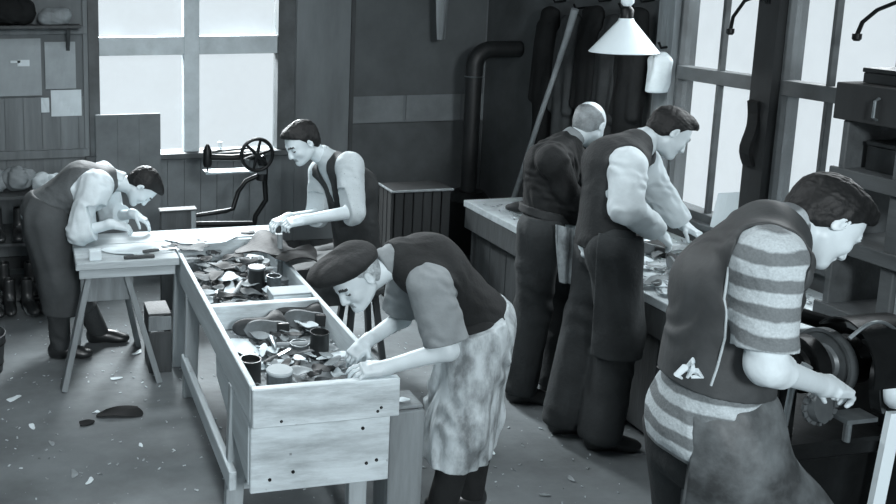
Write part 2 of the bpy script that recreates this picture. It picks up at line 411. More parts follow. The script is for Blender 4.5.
def folds(amp, f=(30, 30, 12), seed=0.0, dirn=None):
    """cloth wrinkles: warped sines"""
    def fn(X, Y, Z):
        x = X*f[0]+seed; y = Y*f[1]+seed*1.7; z = Z*f[2]+seed*0.6
        wv = 1.3*np.sin(x*0.37+z*0.6+1.3)+1.1*np.sin(y*0.45-z*0.5)
        return amp*(np.sin(x+y*0.6+wv)*0.55+np.sin(y*1.3-x*0.4+z*0.8+1.7*wv)*0.45)*np.sin(z*0.7+wv+x*0.2)
    return fn
# ------------------------------------------------------------------ the room
BY, WX = 7.36, 3.97
def wallpart(name, m, *boxes, **k):
    mb = MB()
    for b in boxes: mb.box(*b)
    return struct(mb.build(name, m, bevel=k.get('bevel', 0)))
wallpart('floor', floor_m, (-2.0, 4.1, -0.8, 7.5, -0.06, 0))
wallpart('ceiling', ceil_m, (-2.0, 4.1, -0.8, 7.5, 3.45, 3.5))
wallpart('wall_left', wallb_m, (-2.06, -2.0, -0.8, 7.5, 0, 3.45))
wallpart('wall_back', wallb_m, (-2.0, 0.53, BY, BY+.12, 0, 3.45), (2.09, 4.1, BY, BY+.12, 0, 3.45), (0.53, 2.09, BY, BY+.12, 0, 0.93), (0.53, 2.09, BY, BY+.12, 2.75, 3.45))
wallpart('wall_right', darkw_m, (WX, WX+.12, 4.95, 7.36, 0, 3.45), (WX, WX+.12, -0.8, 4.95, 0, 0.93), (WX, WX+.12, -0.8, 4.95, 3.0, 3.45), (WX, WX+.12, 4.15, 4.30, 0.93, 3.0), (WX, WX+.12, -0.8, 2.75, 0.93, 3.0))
# boards of the lower back wall, left of and below the window
mb = MB()
for i in range(17):
    x = -1.98+i*.147; mb.box(x+.003, x+.144, BY-.018, BY, .04, 1.42 if x < .4 else .9)
struct(mb.build('trim_1', wains_m))
mb = MB(); mb.box(-1.98, .45, BY-.05, BY, .92, .99); mb.box(-1.98, .50, BY-.04, BY, 1.93, 1.99); mb.box(.42, .53, BY-.035, BY, .04, 3.4); struct(mb.build('trim_2', wains_m, bevel=.004))
mb = MB()
for i in range(11):
    x = .54+i*.142; mb.box(x+.002, x+.140, BY-.02, BY, .04, .9)
struct(mb.build('trim_3', wallp_m))
wallpart('trim_4', wallb_m, (2.22, 2.70, BY-.012, BY, .04, 3.4))
wallpart('trim_5', darkwood_m, (2.70, 2.735, BY-.03, BY, .04, 3.4))
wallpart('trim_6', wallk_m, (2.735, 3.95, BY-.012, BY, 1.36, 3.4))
wallpart('trim_7', wallp_m, (2.74, 3.20, BY-.016, BY, 1.13, 1.36), (3.23, 3.74, BY-.016, BY, 1.13, 1.36))
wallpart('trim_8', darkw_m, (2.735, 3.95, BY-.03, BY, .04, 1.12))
wallpart('baseboard_back', darkwood_m, (-2, 3.95, BY-.04, BY, 0, .1))
# back window
wn = bpy.data.objects.new('window_1', None); C.collection.objects.link(wn); wn.location = (1.3, BY, .93); struct(wn)
mb = MB(); mb.box(.46, .55, BY-.05, BY+.1, .90, 2.78); mb.box(2.05, 2.20, BY-.05, BY+.1, .90, 2.78); mb.build('window_casing', dframe_m, wn, .004)
mb = MB(); mb.box(1.25, 1.38, BY-.03, BY+.09, .93, 2.75)
mb.box(.55, 1.25, BY-.03, BY+.09, 1.75, 1.90); mb.box(1.38, 2.05, BY-.03, BY+.09, 1.75, 1.90); mb.box(.55, 2.05, BY-.01, BY+.09, 2.72, 2.78)
mb.build('window_frame', frame_m, wn, .004)
mb = MB(); mb.box(.42, 2.22, BY-.10, BY+.02, .885, .93); mb.build('window_sill', dframe_m, wn, .004)
for x0, x1 in ((.55, 1.25), (1.38, 2.05)):
    for z0, z1 in ((.93, 1.75), (1.90, 2.72)):
        mb = MB(); mb.box(x0, x1, BY+.045, BY+.05, z0, z1); mb.build('pane', glass_m, wn)
# right windows
for n, (ya, yb, muls) in enumerate(((4.30, 4.95, (4.60,)), (2.75, 4.15, (3.86, 3.50, 3.13)))):
    wn = bpy.data.objects.new('window_%d' % (n+2), None); C.collection.objects.link(wn); wn.location = (WX, (ya+yb)/2, .93); struct(wn)
    mb = MB(); mb.box(WX-.012, WX+.06, ya, ya+.02, .93, 3.0); mb.box(WX-.012, WX+.06, yb-.022, yb, .93, 3.0); mb.box(WX-.02, WX+.08, ya, yb, 2.96, 3.0)
    mb.box(WX-.025, WX+.07, ya+.02, yb-.022, 1.765, 1.845); mb.box(WX-.03, WX+.08, ya, yb, .93, .985)
    for y in muls: mb.box(WX-.008, WX+.03, y-.012, y+.012, .98, 1.77); mb.box(WX-.008, WX+.03, y-.012, y+.012, 1.84, 2.96)
    mb.build('window_frame', dframe_m, wn, .003)
    mb = MB(); mb.box(WX-.07, WX+.02, ya-.02, yb+.02, .90, .935); mb.build('window_sill', dframe_m, wn, .003)
    ys = [ya+.02]+sorted(muls)+[yb-.022]
    for y0, y1 in zip(ys, ys[1:]):
        for z0, z1 in ((.985, 1.765), (1.845, 2.96)):
            mb = MB(); mb.box(WX+.02, WX+.024, y0, y1, z0, z1); mb.build('pane', glass_m, wn)
wallpart('trim_9', post_m, (WX-.06, WX, 4.155, 4.295, .93, 3.4))          # dark post between the right windows
wallpart('trim_10', greyw_m, (WX-.05, WX, 4.955, 5.10, .93, 3.4))              # casing beside the window
mb = MB()
for i in range(8): mb.box(-2.0+i*.85, -1.9+i*.85, -.8, 7.3, 3.33, 3.45)
struct(mb.build('trim_11', ceil_m))
# ------------------------------------------------------------------ large furniture
# main bench: two shallow trays on a rough frame
BX0, BX1 = .83, 1.432
b = thing('cobbler_bench', 'long low bench of raw boards with two shallow trays, centre foreground', 'workbench', (1.13, 4.2, 0))
def pt(name, m, *boxes, bevel=.004, par=b, label=None, jit=.002):
    mb = MB()
    for q in boxes: mb.box(*q, jit=jit)
    return mb.build(name, m, par, bevel, label=label)
pt('side_board', woody_m, (BX0, BX0+.025, 3.30, 5.34, .605, .77)); pt('side_board', woody_m, (BX1-.025, BX1, 3.30, 5.34, .605, .765))
pt('front_board', wood_m, (BX0+.001, BX1+.022, 3.262, 3.30, .60, .768)); pt('tray_divider', wood_m, (BX0+.025, BX1-.025, 4.19, 4.235, .64, .768))
pt('rear_board', wood_m, (BX0+.025, BX1-.025, 5.31, 5.335, .62, .765))
pt('tray_floor', greyw_m, (BX0+.025, BX1-.025, 3.30, 5.31, .62, .638))
f = pt('front_panel', wood_m, (.838, 1.44, 3.318, 3.342, .285, .585))
for x, z in ((.92, .34), (1.02, .365), (1.34, .37), (1.32, .53), (1.385, .38)):
    mb = MB(); mb.lathe([(.001, .004), (.007, .003), (.008, 0)], (x, 3.318, z), (0, -1, 0), 10, False); mb.build('nail_head', iron_m, f, off=Vector(b.location))
for x, z in ((.95, .625), (1.36, .63), (1.375, .645)):
    mb = MB(); mb.lathe([(.001, .003), (.006, .002), (.007, 0)], (x, 3.262, z), (0, -1, 0), 10, False); mb.build('nail_head', iron_m, b)
mb = MB(); M_ = Matrix(((0, 0, 1, .832), (1, 0, 0, 0), (0, 1, 0, 0), (0, 0, 0, 1)))
mb.prism([(3.34, .31), (3.34, .598), (4.0, .598), (3.98, .50)], 0, .025, M_); mb.build('side_panel', woody_m, b, .003)
for x, y in ((.865, 3.66), (1.33, 3.40), (.865, 4.80), (1.39, 4.80), (.865, 5.22)):
    mb = MB(); mb.bar((x, y, .61), (x-.02 if x < 1 else x, y, 0), .05, .08, (1, 0, 0)); mb.build('leg', woodz_m, b, .004)
pt('stretcher', woody_m, (.80, .835, 3.55, 4.83, .16, .25), par=b); pt('stretcher', woody_m, (1.37, 1.40, 3.45, 4.83, .16, .25)); pt('crosspiece', wood_m, (.835, 1.37, 3.68, 3.71, .08, .19))
# cross table at the back, on trestles
t = thing('plank_table', 'plank table on splayed trestle legs beyond the raw bench, where the white-shirted man bends', 'table', (.85, 5.28, 0))
for i, (y0, y1, x1) in enumerate(((5.0, 5.17, .822), (5.175, 5.345, .822), (5.35, 5.58, 1.52))): pt('tabletop_plank', greyx_m, (.22, x1, y0, y1, .725, .768), par=t)
pt('front_rail', greyx_m, (.24, .80, 5.02, 5.05, .665, .724), par=t)
for x0, x1, y0, y1 in ((.31, .135, 5.10, 5.02), (.50, .70, 5.10, 5.04), (.33, .24, 5.48, 5.60), (.49, .64, 5.48, 5.60)):
    mb = MB(); mb.bar((x0, y0, .725), (x1, y1, .0), .035, .11, (0, 1, 0)); mb.build('leg', greyw_m, t, .003)
pt('trestle_board', greyw_m, (.25, .56, 5.085, 5.11, .50, .665), par=t); pt('trestle_beam', greyw_m, (.33, .48, 5.11, 5.5, .66, .724), par=t)
for x in (1.45,): 
    mb = MB(); mb.bar((x, 5.45, .725), (x, 5.45, 0), .06, .06); mb.build('leg', greyw_m, t, .003)
# right workbench along the windows
r = thing('window_workbench', 'long dark workbench along right wall under the windows, top strewn with scraps', 'workbench', (3.5, 4.6, 0))
pt('worktop', greyx_m, (3.04, 3.93, 3.34, 5.85, .755, .80), par=r); pt('front_rail', darkwood_m, (3.045, 3.08, 3.36, 5.83, .60, .754), par=r)
pt('end_panel', darkwood_m, (3.10, 3.90, 5.80, 5.83, .02, .754), par=r)
for i in range(11): pt('front_board', darkwood_m, (3.10, 3.125, 3.40+i*.215, 3.61+i*.215, .03, .60), par=r)
for y in (3.42, 4.6, 5.75):
    for x in (3.09, 3.86): pt('leg', darkwood_m, (x-.035, x+.035, y-.035, y+.035, 0, .755), par=r) if x > 3.5 else None
# slatted bin behind the bench
s = thing('slatted_bin', 'dark slatted wooden bin with pale worn rim near back wall', 'bin', (2.7, 6.3, 0))
for i in range(6): pt('slat', post_m, (2.575+i*.073, 2.638+i*.073, 5.98, 6.0, .03, .84), par=s)
for i in range(3): pt('slat', post_m, (2.552, 2.572, 6.0+i*.08, 6.072+i*.08, .03, .84), par=s)
pt('rim', greyw_m, (2.54, 3.02, 5.965, 5.985, .842, .858), (2.54, 2.56, 5.985, 6.26, .842, .858), par=s); pt('lid', post_m, (2.56, 3.02, 5.985, 6.26, .842, .855), par=s)
pt('back_panel', post_m, (2.575, 3.0, 6.24, 6.26, .03, .84), (2.98, 3.0, 6.01, 6.24, .03, .84), par=s)
# boards, boxes and crates
mb = MB(); [mb.box(.50+i*.177, .677+i*.177, 7.20, 7.225+.004*(i%2), 0, 1.285) for i in range(3)]
o = mb.build('board_panel', wallp_m, None, .003); tag(o, 'grey board panel standing before lower left corner of back window', 'panel')
c = thing('wooden_box', 'dark wooden box with pale edge beyond table, under back window', 'box', (1.0, 6.3, 0))
pt('body', darkwood_m, (.88, 1.13, 6.15, 6.22, .0, .74), par=c); pt('edge_strip', greyw_m, (1.095, 1.13, 6.135, 6.149, .0, .74), par=c, label='pale edge strip'); pt('lid', darkwood_m, (.87, 1.14, 6.13, 6.23, .741, .752), par=c)
c = thing('wooden_crate', 'small upright crate standing on floor between trestle leg and bench leg', 'crate', (.725, 5.26, 0))
pt('side_panel', darkwood_m, (.655, .67, 5.15, 5.38, 0, .36), (.78, .795, 5.15, 5.38, 0, .36), par=c); pt('front_slat', greyw_m, (.655, .795, 5.135, 5.149, .27, .36), par=c); pt('front_slat', darkwood_m, (.655, .795, 5.135, 5.149, .0, .26), par=c)
pt('top_panel', darkwood_m, (.655, .795, 5.15, 5.38, .36, .372), par=c)
c = thing('wooden_crate', 'rough grey crate under right front corner of raw bench by apron hem', 'crate', (1.53, 3.6, 0))
pt('front_panel', greyw_m, (1.448, 1.605, 3.335, 3.355, .0, .575), par=c); pt('side_panel', greyw_m, (1.585, 1.605, 3.356, 3.50, 0, .575), (1.448, 1.468, 3.356, 3.50, 0, .575), par=c); pt('top_panel', greyw_m, (1.448, 1.605, 3.356, 3.50, .576, .59), par=c)
st = thing('stool', 'low wooden stool beneath the man in rolled grey sleeves', 'stool', (2.0, 5.15, 0))
mb = MB(); mb.lathe([(.14, .44), (.15, .45), (.15, .475), (.14, .485)], (2.0, 5.15, 0)); mb.build('seat', darkwood_m, st)
for a in range(4):
    dx, dy = math.cos(a*PI/2+.78), math.sin(a*PI/2+.78); mb = MB(); mb.bar((2+dx*.1, 5.15+dy*.1, .44), (2+dx*.17, 5.15+dy*.17, 0), .035, .035); mb.build('leg', darkwood_m, st)
# stove pipe and stove
p_ = thing('stovepipe', 'black stovepipe rising in dark corner and elbowing into right wall', 'stovepipe', (3.57, 6.8, .62))
mb = MB(); mb.tube([(3.57, 6.8, .62), (3.57, 6.8, 1.62)], .065, 18); mb.build('pipe', pipe_m, p_, smooth=True)
pts = [(3.57+.14*(1-math.cos(a)), 6.8, 1.66+.14*math.sin(a)) for a in [i*PI/16 for i in range(9)]]
mb = MB(); mb.tube([(3.57, 6.8, 1.60)]+pts+[(3.965, 6.8, 1.80)], .068, 18); mb.build('elbow', pipe_m, p_, smooth=True)
for z in (1.58,): mb = MB(); mb.ring((3.57, 6.8, z), (0, 0, 1), .069, .006, 24, 6); mb.build('collar', steel_m, p_)
sv = thing('iron_stove', 'small black iron stove below the stovepipe', 'stove', (3.57, 6.8, 0))
mb = MB(); mb.lathe([(.14, .1), (.17, .14), (.17, .52), (.19, .55), (.12, .62), (.06, .62)], (3.57, 6.8, 0)); mb.build('body', iron_m, sv, smooth=True)
for a in range(3): mb = MB(); mb.tube([(3.57+.13*math.cos(a*2.1), 6.8+.13*math.sin(a*2.1), .14), (3.57+.17*math.cos(a*2.1), 6.8+.17*math.sin(a*2.1), 0)], [.02, .012]); mb.build('leg', iron_m, sv)
# pendant lamp
L_ = thing('pendant_lamp', 'white enamel conical pendant lamp hanging above right workbench', 'lamp', (3.44, 4.75, 1.95))
mb = MB(); mb.lathe([(.190, 0), (.193, .004), (.045, .185), (.04, .2)], (3.44, 4.75, 1.95), seg=40, cap=False)
mb.lathe([(.186, .003), (.042, .18)], (3.44, 4.75, 1.95), seg=40, cap=False); mb.build('lamp_shade', enamel_m, L_, smooth=True)
mb = MB(); mb.lathe([(.038, .2), (.038, .26), (.022, .28)], (3.44, 4.75, 1.94)); mb.build('socket', iron_m, L_, smooth=True)
mb = MB(); mb.lathe([(.01, .02), (.028, .04), (.034, .07), (.03, .1), (.015, .14)], (3.44, 4.75, 1.97)); mb.build('bulb', bulb_m, L_, smooth=True)
mb = MB(); mb.lathe([(.02, .0), (.036, .02), (.036, .06), (.02, .09)], (3.44, 4.75, 2.22)); mb.build('cord_weight', enamel_m, L_, smooth=True)
mb = MB(); mb.tube([(3.44, 4.75, 2.2), (3.44, 4.75, 3.45)], .006, 8); mb.build('cord', iron_m, L_)
pl = bpy.data.lights.new('bulb_light', 'POINT'); pl.energy = 9; pl.shadow_soft_size = .03; po = bpy.data.objects.new('bulb_light', pl); C.collection.objects.link(po); po.location = (3.44, 4.75, 1.985)
# coats on the right wall
def coat(x, y, z1, w_, ln, m, label, seed, group=None, name='hanging_coat'):
    root = thing(name, label, 'coat' if name == 'hanging_coat' else 'cloth', (x, y, z1-ln), group)
    S = SDF(); S.ecap((x, y, z1-.10), (x, y, z1-.35), (0, 1, 0), (.10, .05), (w_, .085), .03); S.ecap((x, y, z1-.35), (x, y, z1-ln+.06), (0, 1, 0), (w_, .085), (w_*1.12, .09), .03)
    S.cone((x-.02, y-w_*.7, z1-.2), (x-.04, y-w_*.95, z1-.75), .04, .042); S.cone((x-.02, y+w_*.7, z1-.2), (x-.04, y+w_*.95, z1-.75), .04, .042)
    S.grow(folds(.013, (10, 34, 5), seed)); S.cut((0, 0, z1-ln), (0, 0, -1)); S.cut((WX-.012, 0, 0), (1, 0, 0))
    S.mesh('cloth', m, .011, root, V(*root.location))
    mb = MB(); mb.tube([(WX, y, z1-.01), (WX-.09, y, z1-.02), (WX-.11, y, z1+.015)], .008, 8); mb.build('hook', iron_m, root)
for i, (y, z1, ln, m, lb) in enumerate(((6.20, 2.22, 1.25, coat_m, 'black coat hanging on right wall nearest the corner stovepipe'), (5.93, 2.18, 1.30, trous_m, 'dark coat hanging second from corner behind pale stick'),
        (5.66, 2.24, 1.3, coat_m, 'black coat hanging mid row, beyond the balding head'), (5.42, 2.2, 1.25, vest_m, 'dark grey coat hanging behind pendant lamp shade, fourth from corner'), (5.22, 2.25, 1.2, coat_m, 'black coat hanging nearest the right window'))):
    coat(WX-.12, y, z1, .10, ln, m, lb, i*1.7, 'dark coats hanging on the right wall')
coat(WX-.09, 5.00, 1.97, .022, .30, white_m, 'small white cloth hanging beside right window casing', 9.0, name='hanging_cloth')
mb = MB(); mb.tube([(3.66, 5.60, 2.17), (3.66, 5.68, 1.96), (3.665, 5.82, 1.66), (3.66, 5.95, 1.36), (3.64, 6.20, .70), (3.62, 6.40, .012)], [.026, .022, .018, .019, .021, .022], 10)
single(mb, 'wooden_stick', stick_m, 'pale crooked stick leaning against coats on right wall', 'stick', (3.62, 6.40, 0), smooth=True)
def strip(u, v): return Vector((3.29+.14*u*(1-.45*v)+.04*v, 7.0+.02*math.sin(u*5+v*3), 2.62-.75*v))
mb = MB(); mb.sheet(strip, 6, 10, .006); o = single(mb, 'hanging_strap', greyw_m, 'grey leather strap hanging from ceiling against dark back wall', 'strap', (3.35, 7.0, 2.62))
mb = MB(); mb.tube([(3.36, 7.0, 2.60), (3.36, 7.0, 3.34)], .006, 6); mb.build('cord', iron_m, o, off=Vector((3.35, 7.0, 2.62)))
# lamp brackets at the right windows
for (pa, lb) in ((((3.90, 4.23, 2.26), (3.88, 4.27, 2.29), (3.86, 4.34, 2.26), (3.85, 4.40, 2.17), (3.85, 4.41, 2.10)), 'bent black bracket at dark post between right windows'),
                 (((3.90, 3.36, 2.30), (3.89, 3.45, 2.29), (3.88, 3.56, 2.24), (3.87, 3.62, 2.18), (3.87, 3.64, 2.12)), 'bent black bracket hanging above the right shelf unit')):
    root = thing('wall_bracket', lb, 'bracket', pa[0], 'bent lamp brackets')
    mb = MB(); mb.tube(pa, .010, 8); mb.build('arm', iron_m, root, smooth=True); mb = MB(); mb.lathe([(.012, 0), (.02, .01), (.02, .035)], Vector(pa[-1])-Vector((0, 0, .03))); mb.build('lamp_holder', iron_m, root)
    mb = MB(); mb.bar(pa[0], (WX-.03, pa[0][1]-.0, pa[0][2]+.02), .03, .03); mb.build('wall_plate', iron_m, root)
mb = MB(); mb.sheet(lambda u, v: Vector((3.885+.02*math.sin(v*7), 4.20+.07*u+.01*math.sin(v*9), 1.72-.36*v)), 5, 10, .02); single(mb, 'hanging_rag', coat_m, 'dark rag hanging from post between right windows', 'rag', (3.885, 4.23, 1.7))
mb = MB(); mb.sheet(lambda u, v: Vector((3.90+.035*v+.01*math.sin(u*5), 4.27+.21*(1-u)+.0, .94+.20*v+.06*v*u)), 6, 6, .003); single(mb, 'paper_sheet', paper_m, 'white paper sheet propped on sill of right window', 'paper', (3.92, 4.35, .94))
# shelf unit by the right wall
s = thing('shelf_unit', 'tall open shelf unit of brown boards at right edge, in front of windows', 'shelf', (3.7, 2.75, 0))
for y in (2.20, 2.70, 3.25): pt('upright', shelf_m, (3.45, 3.93, y-.015, y+.015, 0, 1.78), par=s)
for z in (.55, .95, 1.26, 1.56): pt('shelf_board', shelf_m, (3.43, 3.93, 2.18, 3.27, z-.0125, z+.0125), par=s); pt('shelf_lip', shelf_m, (3.41, 3.43, 2.18, 3.27, z-.045, z+.02), par=s)
for y in (2.97,): pt('upright', shelf_m, (3.44, 3.47, y-.03, y+.03, 0.95, 1.78), par=s)
d = pt('drawer', post_m, (3.43, 3.93, 2.15, 3.30, 1.785, 1.945), par=s)
mb = MB(); mb.tube([(3.42, 3.08, 1.90), (3.40, 3.08, 1.89), (3.40, 3.08, 1.82), (3.42, 3.08, 1.81)], .006, 8); mb.build('handle', steel_m, d, off=Vector(s.location))
def boxthing(name, lb, cat, x0, x1, y0, y1, z0, z1, m, group=None, lid=True, bevel=.003, rz=0):
    root = thing(name, lb, cat, ((x0+x1)/2, (y0+y1)/2, z0), group)
    mb = MB(); mb.box(x0, x1, y0, y1, z0, z1-(.02 if lid else 0)); mb.build('body', m, root, bevel)
    if lid: mb = MB(); mb.box(x0-.004, x1+.004, y0-.004, y1+.004, z1-.019, z1); mb.build('lid', m, root, bevel)
    root.rotation_euler = (0, 0, rz); return root
boxthing('metal_box', 'flat black box on top of right shelf unit', 'box', 3.50, 3.72, 3.06, 3.24, 1.946, 2.01, tind_m)
boxthing('metal_box', 'small black box inside top bay of right shelf unit', 'box', 3.52, 3.78, 3.02, 3.20, 1.573, 1.70, tind_m)
boxthing('wooden_box', 'grey upright box in lower bay of right shelf unit', 'box', 3.46, 3.68, 2.80, 2.94, .963, 1.19, greyw_m, lid=False)
# finishing machine
fm = thing('finishing_machine', 'black iron shoe finishing machine with wheels and belt guard at right foreground', 'machine', (2.9, 2.6, 0))
def mp(name, m, fnn, smooth=True, par=fm, label=None, bevel=0):
    mb = MB(); fnn(mb); return mb.build(name, m, par, bevel, smooth, label, off=Vector(fm.location))
mp('base', iron_m, lambda q: (q.box(2.52, 3.3, 2.42, 3.0, 0, .78), q.box(2.45, 3.3, 2.25, 2.42, 0, .10)), False, bevel=.012)
mp('pedal', iron_m, lambda q: (q.bar((2.25, 2.10, .125), (2.47, 2.10, .15), .14, .012), q.bar((2.44, 2.12, .14), (2.6, 2.3, .08), .03, .02)), False)
mp('bed', iron_m, lambda q: q.box(2.46, 3.35, 2.38, 3.05, .78, .84), False, bevel=.01)
for x in (2.50, 2.92, 3.26): mp('bearing', iron_m, lambda q: (q.box(x-.035, x+.035, 2.45, 2.58, .84, 1.05), q.tube([(x-.045, 2.51, 1.07), (x+.045, 2.51, 1.07)], .06, 18)))
mp('spindle', steel_m, lambda q: q.tube([(2.36, 2.51, 1.07), (3.36, 2.51, 1.07)], .018, 12))
for i, (x, R_, wd, y, z) in enumerate(((2.60, .10, .05, 2.51, 1.07), (2.70, .115, .03, 2.51, 1.07), (2.78, .085, .045, 2.51, 1.07), (3.05, .12, .06, 2.51, 1.07))):
    mp('wheel', ironpale_m if i % 2 else iron_m, lambda q: q.lathe([(.02, -wd/2-.01), (R_*.5, -wd/2-.006), (R_*.55, -wd*.3), (R_*.85, -wd*.3), (R_*.9, -wd/2), (R_, -wd/2), (R_, wd/2), (R_*.9, wd/2), (R_*.85, wd*.3), (.02, wd*.3)], (x, y, z), (1, 0, 0), 36))
mp('buffing_wheel', enamel_m, lambda q: (q.lathe([(.02, 0), (.065, .0), (.075, .012), (.075, .045), (.06, .06), (.02, .06)], (2.79, 2.36, 1.045), (.55, -.8, .1), 32)), label='white buffing wheel')
mp('wheel_hub', iron_m, lambda q: q.lathe([(.09, -.03), (.095, 0), (.093, .0), (.02, .0)], (2.79, 2.365, 1.04), (.55, -.8, .1), 32))
mp('belt_guard', iron_m, lambda q: (q.sheet(lambda u, v: Vector((2.66+.20*v, 2.40-.13*math.cos(u*2.6-.2)+.02, 1.10+.16*math.sin(u*2.6-.2))), 18, 4, .006)))
mp('guard_rim', steel_m, lambda q: q.tube([(2.62+.20*i/12, 2.36, 1.22+.05*math.sin(PI*i/12)+.0) for i in range(13)]+[(2.83, 2.36, 1.12)], .006, 8), label='bright rim of the guard')
mp('upright_strip', enamel_m, lambda q: q.bar((2.80, 2.36, .42), (2.84, 2.36, .94), .05, .02), False, label='pale upright strip')
mp('lever', steel_m, lambda q: q.tube([(2.47, 2.42, .9), (2.44, 2.38, 1.05), (2.47, 2.36, 1.14)], [.01, .01, .018], 10))
mp('frame_arm', iron_m, lambda q: (q.tube([(2.55, 2.75, .84), (2.50, 2.76, 1.1), (2.46, 2.72, 1.33), (2.40, 2.6, 1.38)], .03, 12), q.tube([(2.46, 2.72, 1.33), (2.70, 2.72, 1.18), (2.95, 2.7, 1.10)], .028, 12)))
mp('oil_cup', tin_m, lambda q: (q.lathe([(.012, 0), (.02, .01), (.02, .035), (.008, .05)], (2.92, 2.51, 1.13), (0, 0, 1), 14)))
mp('cog', ironpale_m, lambda q: [q.lathe([(.02, -.012), (.055, -.012), (.055, .012), (.02, .012)], (2.56, 2.38, .98), (.3, -1, .2), 24)]+[q.bar((2.56+.055*math.cos(a)*.95, 2.38, .98+.055*math.sin(a)), (2.56+.068*math.cos(a), 2.38, .98+.068*math.sin(a)), .01, .02) for a in [k*PI/8 for k in range(16)]])
mp('tool_rest', steel_m, lambda q: (q.box(2.62, 2.74, 2.33, 2.40, .93, .945), q.tube([(2.68, 2.38, .84), (2.68, 2.38, .93)], .012, 10)), False)
# sewing machine on its stand
sm = thing('patching_machine', 'black iron leather sewing machine with spoked handwheel before back window', 'sewing machine', (1.45, 6.4, 0))
def sp(name, m, fnn, smooth=True, par=sm, label=None):
    mb = MB(); fnn(mb); return mb.build(name, m, par, 0, smooth, label, off=Vector(sm.location))
sp('stand', darkwood_m, lambda q: (q.box(1.15, 1.70, 6.28, 6.55, .40, .46), q.box(1.17, 1.22, 6.30, 6.35, 0, .40), q.box(1.63, 1.68, 6.30, 6.35, 0, .40), q.box(1.17, 1.22, 6.48, 6.53, 0, .40), q.box(1.63, 1.68, 6.48, 6.53, 0, .40)), False)
sp('base_frame', iron_m, lambda q: (q.tube([(1.14, 6.36, .46), (1.14, 6.36, .64), (1.40, 6.38, .66), (1.46, 6.4, .67), (1.50, 6.4, .80), (1.56, 6.4, .88), (1.66, 6.4, .92)], .018, 10), q.tube([(1.16, 6.42, .56), (1.62, 6.42, .54)], .022, 10), q.tube([(1.16, 6.42, .46), (1.24, 6.42, .53), (1.62, 6.42, .50)], .014, 8), q.tube([(1.62, 6.42, .46), (1.64, 6.42, .60), (1.72, 6.42, .72), (1.70, 6.4, .92)], .02, 10)))
sp('column', iron_m, lambda q: q.tube([(1.68, 6.4, .88), (1.69, 6.4, 1.0), (1.66, 6.4, 1.06)], [.045, .04, .035], 14))
sp('arm', iron_m, lambda q: (q.tube([(1.66, 6.4, 1.07), (1.45, 6.4, 1.06), (1.28, 6.4, 1.07)], [.032, .024, .026], 14), q.tube([(1.60, 6.4, 1.13), (1.45, 6.4, 1.12), (1.30, 6.4, 1.11)], .008, 8)))
sp('needle_head', iron_m, lambda q: (q.lathe([(.028, 0), (.034, .02), (.034, .12), (.02, .15), (.008, .17)], (1.265, 6.4, 1.0), (0, 0, 1), 16), q.tube([(1.265, 6.4, 1.0), (1.265, 6.4, .94)], .006, 8)))
hw = sp('handwheel', iron_m, lambda q: (q.ring((1.625, 6.33, 1.09), (0, 1, 0), .118, .014, 40, 8), q.lathe([(.02, -.02), (.02, .03)], (1.625, 6.33, 1.09), (0, 1, 0), 14)))
for k in range(6):
    a = k*PI/3+.3; sp('spoke', iron_m, lambda q: q.tube([(1.625, 6.33, 1.09), (1.625+.115*math.cos(a), 6.33, 1.09+.115*math.sin(a))], [.016, .009], 8), par=hw)
sp('work_plate', steel_m, lambda q: q.box(1.24, 1.60, 6.33, 6.46, .955, .968), False, label='pale steel work plate')
sp('spool', enamel_m, lambda q: q.lathe([(.02, 0), (.02, .006), (.011, .01), (.011, .045), (.02, .049), (.02, .055)], (1.36, 6.4, 1.13), (0, 0, 1), 16), label='white thread spool')
sp('gear_box', ironpale_m, lambda q: q.box(1.64, 1.70, 6.335, 6.36, .94, 1.0), False)
